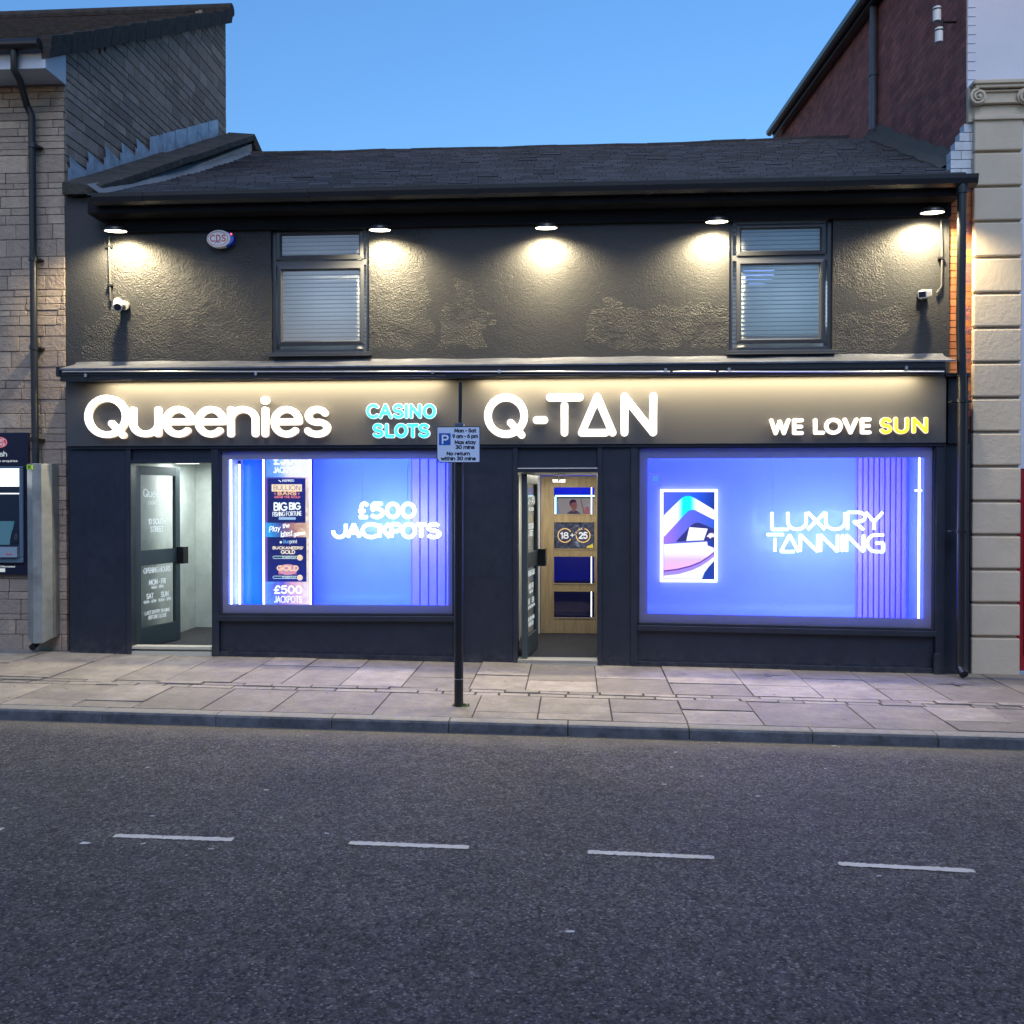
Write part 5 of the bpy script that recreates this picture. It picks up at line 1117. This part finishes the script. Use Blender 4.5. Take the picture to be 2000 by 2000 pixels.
# outer door leaves: built flat along local x, then swung on the hinge
def leaf(hx, hy, hz_, w, h, ang, mirror_text, name_mat, midv, lab):
    st = .085; th = .022; mb = MB()
    mb.box(.0, .05, -.03, .03, 0, h); mb.box(.05, st+.03, -th, th, 0, h); mb.box(w-st, w, -th, th, 0, h)
    mb.box(st+.03, w-st, -th, th, 0, .22); mb.box(st+.03, w-st, -th, th, h-.1, h); mb.box(st+.03, w-st, -th, th, midv-.085, midv+.085)
    d = mb.build('door', M['doorgrey'], sh, bevel=.002, local=True); d.location = Vector((hx, hy, hz_))-wloc(sh); d.rotation_euler = (0, 0, R(ang))
    if lab: d['label'] = lab
    for a, b in ((.22, midv-.085), (midv+.085, h-.1)):
        mb = MB(); mb.poly([(st+.03, .0, a), (w-st, .0, a), (w-st, .0, b), (st+.03, .0, b)]); mb.build('pane', M['glass'], d, local=True)
    mb = MB(); mb.box(w-.07, w-.03, -.10, -.024, midv-.1, midv+.1); mb.box(w-.07, w+.03, -.115, -.10, midv-.1, midv+.1, 0); mb.build('handle', M['black'], d, local=True, bevel=.004)
    mb = MB(); cx = (st+.03+w-st)/2; W_ = w-2*st-.03; y0 = -.004
    def tx(s, z, hh, ww, k=.5, x=cx): mb.strokes(text(s, x, z, hh, ww), k, y0, y0+.001, max(.002, k/3.2))
    ut, ub, lt, lb = h-.1, midv+.085, midv-.085, .22
    def row_(s_, f, up, hh, ww, k, x=cx):
        t_, b_ = (ut, ub) if up else (lt, lb); tx(s_, t_+(b_-t_)*f-hh/2, hh, ww, k, x)
    row_(mirror_text[0], .24, True, .085, W_*.76, .013); row_(mirror_text[1], .37, True, .036, W_*.5, .006)
    row_('10 SOUTH', .62, True, .058, W_*.48, .012); row_('STREET', .725, True, .058, W_*.37, .012)
    row_('OPENING HOURS', .09, False, .055, W_*.76, .011); row_('MON - FRI', .29, False, .055, W_*.46, .011); row_('9AM - 9PM', .375, False, .034, W_*.34, .006)
    row_('SAT', .51, False, .055, W_*.18, .011, cx-W_*.21); row_('SUN', .51, False, .055, W_*.2, .011, cx+W_*.21); row_('9AM - 6PM', .60, False, .032, W_*.34, .006, cx-W_*.21); row_('10AM - 5PM', .60, False, .032, W_*.36, .006, cx+W_*.21)
    row_('LAST ENTRY 30 MINS', .78, False, .038, W_*.7, .007); row_('BEFORE CLOSE', .86, False, .038, W_*.5, .007)
    mb.build('lettering', M['vinyl'], d, local=True)
    return d
M['doorgrey'] = simple('grey_green_aluminium', (.06, .085, .095), .4, .2, var=.06)
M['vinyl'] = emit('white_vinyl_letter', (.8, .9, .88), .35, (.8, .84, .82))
h1 = F(262, 908, -.02)[2]-zf1-.005; hx1 = F(258, 1080, -.02)[0]; fe = F(349, 1080, .78)
wl1 = math.hypot(fe[0]-hx1, .80); an1 = math.degrees(math.atan2(.80, fe[0]-hx1))
leaf(hx1, -.02, zf1+.01, wl1, h1-.01, an1, ('Queenies', 'CASINO SLOTS'), None, F(300, 1090, .3)[2]-zf1, 'grey glazed door standing open on the left')
hx2 = F(1024, 1100, -.02)[0]; fe = F(1048, 1100, .80); wl2 = math.hypot(fe[0]-hx2, .82); an2 = math.degrees(math.atan2(.82, fe[0]-hx2))
h2 = F(1030, 925, -.02)[2]-zf2-.005
leaf(hx2, -.02, zf2+.01, wl2, h2-.01, an2, ('Q-TAN', 'WE LOVE SUN'), None, F(1035, 1095, .3)[2]-zf2, 'grey glazed door folded far open on the right')

# ================================================================== FASCIA LETTERING
def lettering(name, label, items, wpx, Y0, depth, faces, inner=None):
    bx = [b for _, b in items]; u = (min(b[0] for b in bx)+max(b[2] for b in bx))/2; v = max(b[3] for b in bx)
    p = F(u, v, -.16); t = thing(name, (p[0], -.16, p[2]), label, 'sign lettering')
    w = wpx/181.
    for g, box in items:
        a, b, c, d = B(*box, Y0-depth); mb = MB(); st = inbox(g, a, b, c, d, w)
        mb.strokes(st, w, Y0-depth, Y0, w/9, 0, 1)
        o = mb.build('letter', faces, t)
        if inner:
            mb = MB(); mb.strokes(st, w*inner[0], Y0-depth-.002, Y0-depth+.0, w/10, 0, 0); mb.build('letter_face', inner[1], o)
    return t
YS = -.175; LF = [M['letterface'], M['letterside']]
b6 = lambda *b: zb(2.76, 100, 680, b); b7 = lambda *b: zb(2.76, 800, 680, b)
Qg = [arc(.5, .52, .5, .5, 0, 360), [(.63, .33), (.93, 0)]]
eg = [[(0, .5), (1, .5)]+arc(.5, .5, .5, .5, 0, 315)]
ug = [[(0, 1), (0, .42)]+arc(.42, .42, .42, .42, 180, 360), [(.84, 1), (.84, 0)]]
ng = [[(0, 1), (0, 0)], [(0, .58)]+arc(.42, .58, .42, .42, 180, 0)+[(.84, 0)]]
sg = [arc(.5, .74, .42, .26, 25, 270)+arc(.5, .25, .5, .25, 90, -155)[1:]]
ig = [[(0, .72), (0, 0)]]
it = [(Qg, b6(178, 252, 415, 488)), (ug, b6(420, 315, 590, 480)), (eg, b6(597, 312, 768, 481)), (eg, b6(772, 312, 942, 481)), (ng, b6(948, 312, 1115, 480)), (ig, b6(1130, 315, 1171, 480)), (eg, b6(1182, 312, 1350, 481)), (sg, b6(1363, 312, 1503, 481))]
t1 = lettering('sign_lettering', 'large rounded warm white letters reading Queenies on the left sign board', it, 12.8, YS, .055, LF)
mb = MB(); q = F(100+1150/2.76, 680+281/2.76, YS-.055); mb.strokes([[(q[0], q[2])]], .088, YS-.055, YS, .008, 0, 1); mb.build('letter', LF, t1)
c5 = lambda *b: zb(9.66, 700, 770, b)
it = [('C', c5(140, 172, 385, 465)), ('A', c5(375, 172, 642, 465)), ('S', c5(645, 172, 868, 465)), ('I', c5(868, 172, 940, 465)), ('N', c5(957, 172, 1192, 462)), ('O', c5(1207, 172, 1470, 465)),
      ('S', c5(265, 543, 484, 828)), ('L', c5(497, 545, 690, 826)), ('O', c5(672, 543, 936, 828)), ('T', c5(905, 548, 1145, 828)), ('S', c5(1128, 543, 1350, 828))]
lettering('sign_lettering', 'small cyan letters reading CASINO SLOTS on the left sign board', it, 7.4, YS, .03, [M['whiteside'], M['whiteside']], (.84, M['cyanface']))
it = [(Qg, b7(402, 245, 637, 487)), ('-', b7(664, 370, 746, 404)), ([[(0, 1), (1, 1)], [(.49, .77), (.49, 0)]], b7(736, 245, 937, 475)), ('a_open', b7(908, 242, 1115, 475)), ('N', b7(1139, 240, 1334, 474))]
lettering('sign_lettering', 'large rounded white letters reading Q-TAN on the right sign board', it, 14., YS, .045, [M['letterface'], emit('white_letter_side', (1, .92, .8), 1.6)])
d4 = lambda *b: zb(5.084, 1480, 770, b)
it = [('W', d4(118, 240, 324, 405)), ('e_open', d4(345, 240, 458, 403)), ('L', d4(555, 238, 668, 400)), ('O', d4(665, 235, 844, 400)), ('V', d4(848, 233, 1000, 398)), ('e_open', d4(1020, 232, 1130, 397))]
lettering('sign_lettering', 'small white letters reading WE LOVE near the right end of the sign board', it, 6.9, YS, .03, LF)
it = [('S', d4(1216, 228, 1337, 397)), ('U', d4(1353, 226, 1505, 396)), ('N', d4(1533, 226, 1694, 390))]
lettering('sign_lettering', 'small yellow letters reading SUN at the right end of the sign board', it, 7.4, YS, .03, [M['yelside'], M['yelside']], (.84, M['yelface']))

# ================================================================== WALL LAMPS
LP = [(226, 452, 'wall lamp above the left cable, leftmost of the five'), (742, 450, 'wall lamp just right of the left upper window'), (1067, 446, 'wall lamp in the middle of the bare dark wall'), (1400, 434, 'wall lamp just left of the right upper window'), (1821, 416, 'wall lamp at the right end over the white camera, rightmost of the five')]
def make_lamp(p, lab):
    t = thing('wall_lamp', (p[0], 0, p[2]), lab, 'lamp', 'wall lamps under the eaves')
    x, y, z = p; r = .118
    mb = MB(); n = 28; prof = [(r, 0), (r, .012), (r*.92, .035), (r*.6, .055), (.03, .062), (.0, .062)]
    for (ra, za), (rb, zb_) in zip(prof[:-1], prof[1:]):
        for k in range(n):
            a0, a1 = 2*math.pi*k/n, 2*math.pi*(k+1)/n
            mb.poly([(x+ra*math.cos(a0), y+ra*math.sin(a0), z+za), (x+ra*math.cos(a1), y+ra*math.sin(a1), z+za), (x+rb*math.cos(a1), y+rb*math.sin(a1), z+zb_), (x+rb*math.cos(a0), y+rb*math.sin(a0), z+zb_)])
    mb.v = [(a, b, c+(b-y)*.12) for a, b, c in mb.v]; mb.build('shade', M['black'], t, smooth=True)
    mb = MB(); mb.disc((x, y, z+.004), r*.96, 28, 'z'); mb.v = [(a, b, c+(b-y)*.12) for a, b, c in mb.v]; mb.build('diffuser', M['lampdisc'], t)
    mb = MB(); mb.tube([(x, y, z+.055), (x, y+.06, z+.085), (x, -.03, z+.09), (x, -.005, z+.09)], .012, 8); mb.tube([(x, -.02, z+.09), (x, -.001, z+.09)], .05, 16); mb.build('arm', M['black'], t, smooth=True)
    l = bpy.data.lights.new('lamp_light', 'SPOT'); l.energy = 76; l.color = (1, .83, .50); l.spot_size = R(158); l.spot_blend = .6; l.shadow_soft_size = .05
    o = bpy.data.objects.new('lamp_light', l); COL.objects.link(o); o.parent = t; o.location = Vector((x, y, z-.008))-wloc(t); o.rotation_euler = (R(8), 0, 0)
    return t
p0 = F(LP[0][0], LP[0][1], -.22); lamp0 = make_lamp(p0, LP[0][2])
for u, v, lab in LP[1:]:
    q = F(u, v, -.22); c = copy_tree(lamp0); c.location = (q[0], 0, q[2]); c['label'] = lab

# ================================================================== ALARM, CAMERAS, CABLES
c = F(428, 467, -.06); al = thing('alarm_box', (c[0], 0, c[2]-.1), 'oval white alarm box with red lettering and a blue side on the dark wall', 'alarm')
mb = MB(); mb.prism_y([(c[0]+.135*math.cos(a)*1.0, c[2]+.098*math.sin(a)) for a in [2*math.pi*k/36 for k in range(36)]], -.085, -.012); mb.build('cover', M['whiteplastic'], al, bevel=.015)
mb = MB(); mb.prism_y([(c[0]+.028+.14*math.cos(a), c[2]+.085*math.sin(a)) for a in [-math.pi/2+math.pi*k/18 for k in range(19)]], -.075, -.0); mb.disc((c[0]+.145, -.088, c[2]+.045), .012, 14, 'y', 1); mb.build('strobe', [P_('blue_strobe', (.02, .06, .5), .2), E_((1, .1, .2), 2)], al)
mb = MB(); mb.strokes([arc(c[0]-.005, c[2], .112, .074, 0, 360)], .006, -.0865, -.085, .002); mb.strokes(text('C.D.S', c[0]-.005, c[2]-.03, .066, .165), .012, -.0865, -.085, .0025); mb.build('lettering', P_('red_print', (.55, .04, .05), .5), al)
mb = MB(); mb.strokes(text('SECURITY', c[0]-.005, c[2]-.052, .012, .07), .003, -.0865, -.085, .0012); mb.build('lettering', P_('grey_print', (.2, .3, .45), .5), al)
def cctv(u, v, d, lab, box):
    c = Vector(F(u, v, -.14)); t = thing('security_camera', (c.x, 0, c.z), lab, 'camera', 'white cameras on the shop wall'); d = Vector(d).normalized()
    mb = MB(); base = Vector((c.x+.02, -.003, c.z+.02)); mb.tube([base, base+Vector((0, -.03, 0))], .055, 20); mb.build('base', P_('grey_camera_base', (.2, .2, .19), .5), t, smooth=True)
    mb = MB(); mb.tube([base+Vector((0, -.03, 0)), base+Vector((0, -.07, 0)), c-d*.02], .018, 10); mb.build('bracket', M['whiteplastic'], t, smooth=True)
    mb = MB()
    if box:
        s = d.cross(Vector((0, 0, 1))).normalized(); up = s.cross(d); a = c-d*.11; b = c+d*.11
        mb.hexa([a-s*.042-up*.035, a+s*.042-up*.035, a+s*.042+up*.035, a-s*.042+up*.035], [b-s*.045-up*.038, b+s*.045-up*.038, b+s*.045+up*.038, b-s*.045+up*.038]); mb.build('housing', M['whiteplastic'], t, bevel=.01)
        mb = MB(); b2 = b+d*.001; mb.hexa([b-s*.034-up*.028, b+s*.034-up*.028, b+s*.034+up*.028, b-s*.034+up*.028], [b2-s*.034-up*.028, b2+s*.034-up*.028, b2+s*.034+up*.028, b2-s*.034+up*.028]); mb.build('lens', M['ink'], t)
    else:
        mb.tube([c-d*.1, c-d*.095, c+d*.06, c+d*.065], [.03, .047, .05, .046], 20); mb.build('housing', M['whiteplastic'], t, smooth=True)
        mb = MB(); mb.tube([c+d*.055, c+d*.067], .038, 20); mb.build('lens', M['ink'], t, smooth=True)
    return t
cctv(230, 596, (.35, -.8, -.55), 'white round bullet camera under the left lamp, pointing down', False)
cctv(1807, 574, (-.55, -.8, -.22), 'white boxy camera near the right end of the dark wall, pointing left', True)
def cable(pts, r, lab, clips, elbow=None):
    P = [F(u, v, -.02) for u, v in pts]; t = thing('cable_pipe', tuple(P[-1]), lab, 'cable pipe', 'cable pipes on the dark wall')
    mb = MB(); mb.tube([tuple(q) for q in P], r, 10); mb.build('pipe', P_('dark_painted_conduit', (.05, .05, .05), .5), t, smooth=True)
    mb = MB()
    for u, v in clips: q = F(u, v, -.02); mb.box(q[0]-.03, q[0]+.03, -.035, -.001, q[2]-.01, q[2]+.01)
    mb.build('clip', M['black'], t)
cable([(213, 462), (214, 520), (216, 588)], .012, 'thin upright cable pipe between the leftmost lamp and its camera', [(214, 482), (215, 557)])
cable([(1838, 430), (1840, 500), (1839, 560), (1830, 572)], .011, 'thin upright cable pipe beside the brick strip at the right end', [(1838, 504)])

# ================================================================== PARKING SIGN
g = G(896, 1379); px_, py_ = g[0], g[1]; gz_ = gz(px_, py_)
ps = thing('parking_sign', (px_, py_, gz_), 'black parking sign post on the pavement with a white time limit plate', 'sign')
hs = F(896, 836, py_)[2]; ht = F(899, 746, py_)[2]; dx = .018
mb = MB(); mb.tube([(px_, py_, gz_-.05), (px_+.004, py_, hs)], .039, 24); mb.tube([(px_, py_, gz_+.235), (px_, py_, gz_+.241)], .0405, 24, 1); mb.build('post', [M['pipeblack'], M['metal']], ps, smooth=True)
mb = MB(); mb.tube([(px_+.012, py_, hs-.02), (px_+dx, py_, ht)], .017, 20); mb.build('upper_post', M['pipeblack'], ps, smooth=True)
mb = MB(); a, b, c, d = B(888, 826, 905, 836, py_-.04); mb.box(a, b, py_-.045, py_+.045, c-.02, d); mb.build('collar', P_('blue_grey_collar', (.06, .09, .15), .4), ps, bevel=.004)
a, b, c, d = B(853, 833, 938, 904, py_-.05); yp = py_-.055; cut = .035
o = [(a+cut*.6, c), (b, c), (b, d), (a, d), (a, c+cut)]
def rnd(o, r):
    out = []
    n = len(o)
    for i in range(n):
        p, q, s = Vector(o[i-1]), Vector(o[i]), Vector(o[(i+1) % n]); u1 = (p-q).normalized(); u2 = (s-q).normalized(); P1 = q+u1*r; P2 = q+u2*r
        for k in range(5): t = k/4; out.append(tuple((P1*(1-t)**2+q*2*t*(1-t)+P2*t*t)))
    return out
mb = MB(); mb.prism_y(rnd(o, .012), yp, yp+.004); pl = mb.build('plate', M['ink'], ps)
mb = MB(); e = .007; o2 = [(a+cut*.6+e*.6, c+e), (b-e, c+e), (b-e, d-e), (a+e, d-e), (a+e, c+cut+e*.4)]; mb.prism_y(rnd(o2, .009), yp-.0012, yp-.0002); mb.build('face', M['signface'], pl)
W_, H_ = b-a, d-c
def SG(x, y): return (a+(x-100)/(790-100)*W_, d-(y-905)/(1478-905)*H_)     # coordinates of the zoomed sign
mb = MB(); q0, q1 = SG(137, 1198), SG(322, 1010); mb.prism_y(rnd([q0, (q1[0], q0[1]), q1, (q0[0], q1[1])], .006), yp-.0024, yp-.0014); mb.build('panel', M['signblue'], pl)
mb = MB(); q0, q1 = SG(182, 1182), SG(292, 1036); mb.strokes(inbox('P', q0[0], q1[0], q0[1], q1[1], .0135), .0135, yp-.0034, yp-.0026, .002); mb.build('lettering', M['signwhite'], pl)
mb = MB()
for s, x0, x1, yb_, yt in (('Mon - Sat', 388, 722, 995, 945), ('9 am - 6 pm', 355, 748, 1083, 1032), ('Max stay', 392, 715, 1178, 1128), ('30 mins', 408, 695, 1255, 1205), ('No return', 266, 622, 1355, 1307), ('within 30 mins', 175, 714, 1433, 1385)):
    p0_, p1_ = SG(x0, yb_), SG(x1, yt); mb.strokes(text(s, (p0_[0]+p1_[0])/2, p0_[1], p1_[1]-p0_[1], p1_[0]-p0_[0], gap=.24), .0085, yp-.0024, yp-.0014, .0011)
mb.build('lettering', M['ink'], pl)
# weed tuft at the post foot
mb = MB()
for k in range(90):
    a0 = random.uniform(0, 6.28); r0 = random.uniform(.035, .075); bx, by = px_+r0*math.cos(a0)+.02, py_+r0*math.sin(a0)*.7; h = random.uniform(.01, .03); w = .004; dx_ = random.uniform(-.015, .015)
    z = gz(bx, by); mb.poly([(bx-w, by, z), (bx+w, by, z), (bx+dx_, by+random.uniform(-.01, .01), z+h)])
tag(mb.build('weeds', P_('weed_green', (.06, .12, .025), .8)), 'tiny green weeds round the foot of the sign post', 'weeds', kind='stuff')

# ================================================================== RIGHT CREAM BUILDING
XF = 4.77
cb = thing('cream_building', (5.3, 0, gz(5.3, 0)), 'tall building on the right with cream rusticated pilaster, white upper wall and brick flank', 'building')
# flank wall of old brick
pA = X(1713, 0, XF); pB = X(1527, 253, XF); k = (pB[2]-pA[2])/(pB[1]-pA[1]); zF = pA[2]+k*(0-pA[1])
mb = MB(); yb2 = pB[1]; mb.prism_x([(.16, 4.6), (yb2, 4.6), (yb2, pB[2]-.12), (.16, 8.9), (.16, 8.9)][:4], XF, XF+.3)
mb.v = []; mb.f = []; mb.m = []; mb.r = []
kk = (pB[2]-pA[2])/(pB[1]-pA[1])
mb.prism_x([(.022, 2.5), (yb2, 2.5), (yb2, pB[2]-.10), (pA[1], pA[2]-.10), (.022, pA[2]-.10-kk*(pA[1]-.16)+0.)], XF, XF+.3)
fl = mb.build('flank_wall', M['brickwall'], cb)
mb = MB(); mb.hexa([(XF-.14, pA[1]-3, pA[2]-3*kk-.1), (XF+.3, pA[1]-3, pA[2]-3*kk-.1), (XF+.3, yb2+.15, pB[2]+.15*kk-.12), (XF-.14, yb2+.15, pB[2]+.15*kk-.12)], [(XF-.16, pA[1]-3, pA[2]-3*kk+.06), (XF+.3, pA[1]-3, pA[2]-3*kk+.06), (XF+.3, yb2+.15, pB[2]+.15*kk+.05), (XF-.16, yb2+.15, pB[2]+.15*kk+.05)])
mb.tube([(XF-.2, pA[1]-3, pA[2]-3*kk+.0), (XF-.2, yb2+.2, pB[2]+.2*kk-.0)], .07, 10)
mb.build('verge', M['black'], cb)
mb = MB(); mb.box(XF-.18, XF+.3, yb2, yb2+1.2, 5., pB[2]-.35); mb.build('rear_extension', M['brickwall'], cb)
mb = MB(); q = X(1706, 130, XF-.06); mb.tube([(XF-.06, q[1], 9.5), (XF-.06, q[1], X(1706, 252, XF-.06)[2]+.04), (XF-.07, q[1]-.03, X(1706, 252, XF-.06)[2]-.04), (XF-.12, q[1]-.1, X(1706, 252, XF-.06)[2]-.08)], .05, 14)
mb.tube([(XF-.06, q[1], X(1706, 160, XF)[2]), (XF-.06, q[1], X(1706, 154, XF)[2])], .062, 14); mb.build('downpipe', P_('blue_grey_pipe', (.09, .11, .14), .4), cb, smooth=True)
# front: brick strip, white stepped bricks, pilaster, white wall
def brickrows(mb, x0f, x1, z0, z1, Y, m=0, row=.0745):
    z = z0; i = 0
    while z < z1-.01:
        x0 = x0f(z) if callable(x0f) else x0f
        xs = [x0]; x = x0+(.11 if i % 2 else .215)
        while x < x1-.05: xs.append(x); x += .225
        xs.append(x1)
        for a, b in zip(xs[:-1], xs[1:]): mb.box(a+.003, b-.003, Y+random.uniform(0, .003), Y+.12, z+.004, z+row-.004, m, random.random())
        z += row; i += 1
xp0 = F(1898, 600, 0)[0]
mb = MB(); brickrows(mb, XR+.002, xp0+.02, 2.9, 5.03, .02); mb.box(XR, xp0+.02, .035, .14, 2.6, 5.04, 1); mb.build('brick_strip', [M['brick'], P_('dark_mortar', (.05, .045, .04), .9)], cb)
zst = F(1870, 240, 0)[2]
mb = MB(); brickrows(mb, lambda z: XR+.005+max(0, (z-5.33))*.50 if z < zst-.05 else XF, xp0+.04, 5.04, zst, -.005, row=.0935); mb.box(XF+.02, xp0+.04, .03, .2, 5.04, 9.0, 1); mb.build('painted_bricks', [M['whitebrick'], M['whitewall']], cb)
# capital side and upper wall
zc0, zc1 = F(1950, 232, -.1)[2], F(1950, 158, -.1)[2]
mb = MB(); mb.box(XF+.002, 8, .02, .25, zc1, 10.5); brickrows(mb, XF+.003, xp0+.03, zc1-.03, 10.3, .0, row=.0935); mb.build('upper_wall', M['whitewall'], cb)
mb = MB(); pl0, pl1 = F(1900, 700, -.05)[0], F(1995, 700, -.05)[0]
mb.box(XF+.003, pl0+.02, -.03, .2, zc0, zc1-.03); mb.build('capital_return', M['cream'], cb, bevel=.01)
zj = [F(1945, v, -.06)[2] for v in (229, 296, 364, 432, 502.5, 572.5, 640, 708, 777, 844, 911, 979, 1045, 1112.5, 1178, 1244)]+[gz(5, 0)-.03]
mb = MB(); mb.box(pl0+.02, pl1-.02, -.02, .2, gz(5, 0)-.1, zj[0])
pil = mb.build('pilaster', M['cream'], cb)
for zt_, zb_ in zip(zj[:-1], zj[1:]):
    mb = MB(); mb.box(pl0, pl1, -.065, -.0, zb_+.014, zt_-.014); mb.build('block', M['cream'], pil, bevel=.014)
# ionic capital
mb = MB(); x0, x1 = pl0, pl1+.02
mb.box(x0-.015, x1+.015, -.09, .1, zc0, zc0+.045); mb.box(x0+.0, x1, -.055, .1, zc0+.045, zc0+.16); 
zv = F(1910, 190, -.1)[2]; mb.box(x0+.0, x1, -.075, .1, zv-.045, zv+.07); mb.box(x0-.02, x1+.03, -.13, .1, zc1-.075, zc1-.04); mb.box(x0-.04, x1+.05, -.15, .1, zc1-.04, zc1)
mb.box(x0-.01, x1+.01, -.1, .1, zv-.062, zv-.046); mb.box(x0-.01, x1+.01, -.1, .1, zv+.055, zv+.075)
cap = mb.build('capital', M['cream'], cb, bevel=.008)
for cx, s in ((F(1910, 190, -.1)[0], 1), (F(2003, 187, -.1)[0], -1)):
    mb = MB(); sp = [(cx+s*(.082*(1-t*.82))*math.cos(R(90+t*720)), -.115-.02*t, zv+.0+(.082*(1-t*.82))*math.sin(R(90+t*720))) for t in [k/44 for k in range(45)]]
    mb.tube(sp, [.016*(1-.4*k/44) for k in range(45)], 8); mb.tube([(cx, -.09, zv), (cx, -.11, zv)], .085, 24); mb.tube([(cx, -.11, zv), (cx, -.15, zv)], .015, 12)
    mb.build('volute', M['cream'], cap, smooth=True)
# red shop front at the right edge
zr = F(1996, 915, 0)[2]
mb = MB(); mb.box(pl1-.01, 8, -.01, .2, zr, zc1); mb.build('white_panel', M['whitewall'], cb)
mb = MB(); z0 = gz(5.8, 0)
mb.box(pl1-.01, 8, .0, .2, z0+.04, zr-.002); mb.box(pl1+.06, 8, -.015, .0, z0+.2, zr-.12); mb.build('red_panel', M['red'], cb, bevel=.004)
mb = MB(); mb.box(pl1-.01, 8, -.06, .2, z0-.05, z0+.04); mb.build('plinth', P_('blue_grey_plinth', (.25, .33, .42), .6), cb, bevel=.006)
# two white cylinders on a bracket on the flank wall
q1_, q2_ = X(1830, 28, XF-.22), X(1834, 69, XF-.2)
cc = thing('wall_camera_pair', (XF, q1_[1], q2_[2]), 'pair of white cylinder units on a dark bracket high on the brick flank', 'camera')
for (u, v) in ((1830, 28), (1834, 69)):
    q = F(u, v, .25); mb = MB(); mb.tube([(q[0], .25, q[2]-.075), (q[0], .25, q[2]+.075)], .042, 18); mb.build('cylinder', M['whiteplastic'], cc, smooth=True)
    mb = MB(); mb.tube([(q[0], .25, q[2]+.04), (q[0], .25, q[2]+.055)], .044, 18); mb.tube([(q[0], .25, q[2]+.075), (q[0], .25, q[2]+.083)], .036, 18); mb.build('band', M['black'], cc, smooth=True)
mb = MB(); a, b = F(1842, 36, .25), F(1843, 74, .25); mb.tube([(a[0], .27, a[2]), (b[0], .27, b[2])], .013, 8); mb.tube([(a[0], .27, a[2]-.03), (XF+.01, .3, a[2]-.02)], .013, 8); mb.tube([(a[0], .27, a[2]), (a[0]-.05, .25, a[2])], .01, 8); mb.tube([(b[0], .27, b[2]), (b[0]-.05, .25, b[2])], .01, 8); mb.build('bracket', M['black'], cc)

# ================================================================== ACROSS THE STREET (only seen in reflections)
op = thing('brick_terrace', (0, -16, 0), 'brick terrace across the street, behind the viewer', 'building')
mb = MB(); mb.box(-30, 30, -24, -15.6, -1, 5.8); mb.prism_x([(-15.4, 5.8), (-24, 5.8), (-19.8, 6.9)][::-1], -30, 30); mb.build('wall', M['brickwall'], op)
for k in range(-6, 7):
    for z in (.6, 3.5):
        mb = MB(); mb.box(k*2.6-.6, k*2.6+.6, -15.6, -15.55, z, z+1.5); mb.build('window', M['upvc'], op)

# two dark sprayed survey crosses on the slabs
for u, v in ((1498, 1320), (1865, 1337)):
    q = G(u, v); mb = MB(); z = gz(q[0], q[1])+.0105
    for w, h in ((.19, .016), (.032, .10)):
        pts = [(q[0]+w*x+random.uniform(-.008, .008), q[1]+h*y, z+(0 if w > .1 else .0008)) for x, y in ((-1, -.6), (-.5, -1), (0, -.8), (.6, -1), (1, -.4), (.9, .5), (.4, 1), (-.2, .8), (-.8, 1))]
        mb.poly(pts)
    mb.build('spray_mark', P_('faded_dark_spray', (.10, .095, .12), .9), pav)

# ================================================================== LITTER
LT = [(1319, 1471), (1312, 1500), (1370, 1518), (1480, 1557), (1297, 1534), (1404, 1452), (1629, 1459), (1639, 1461), (1612, 1503), (1717, 1713), (288, 1501), (297, 1596), (280, 1650), (638, 1630), (600, 1440), (1420, 1302), (520, 1545), (412, 1660)]
mats = [P_('cigarette_paper', (.62, .58, .5), .8), P_('pale_scrap', (.5, .52, .55), .8)]
for i, (u, v) in enumerate(LT):
    q = GR(u, v) if v > 1440 else G(u, v); a = random.uniform(-.5, .5); L = random.uniform(.007, .018); zq = (rz if v > 1440 else gz)(q[0], q[1])
    mb = MB(); mb.tube([(q[0]-L*math.cos(a), q[1]-L*math.sin(a), zq+.006), (q[0], q[1], zq+.008), (q[0]+L*math.cos(a+.3), q[1]+L*math.sin(a+.3), zq+.006)], .0032, 6)
    o = mb.build('cigarette_end', mats[i % 2]); tag(o, 'small pale cigarette end or paper scrap lying on the ground in front of the shops', 'litter', 'litter scattered on the road')
for (u, v, s) in ((165, 1648, .026), (1113, 1817, .016)):
    q = GR(u, v); zq = rz(q[0], q[1]); mb = MB(); pts = [(q[0]+s*random.uniform(.6, 1.3)*math.cos(a)*1.4, q[1]+s*random.uniform(.5, 1)*math.sin(a), zq+.005) for a in [k*.7 for k in range(9)]]
    mb.poly(pts); tag(mb.build('paper_scrap', mats[1]), 'flattened pale scrap on the road near the '+('left end of the broken line' if u < 500 else 'bottom middle of the view'), 'litter')
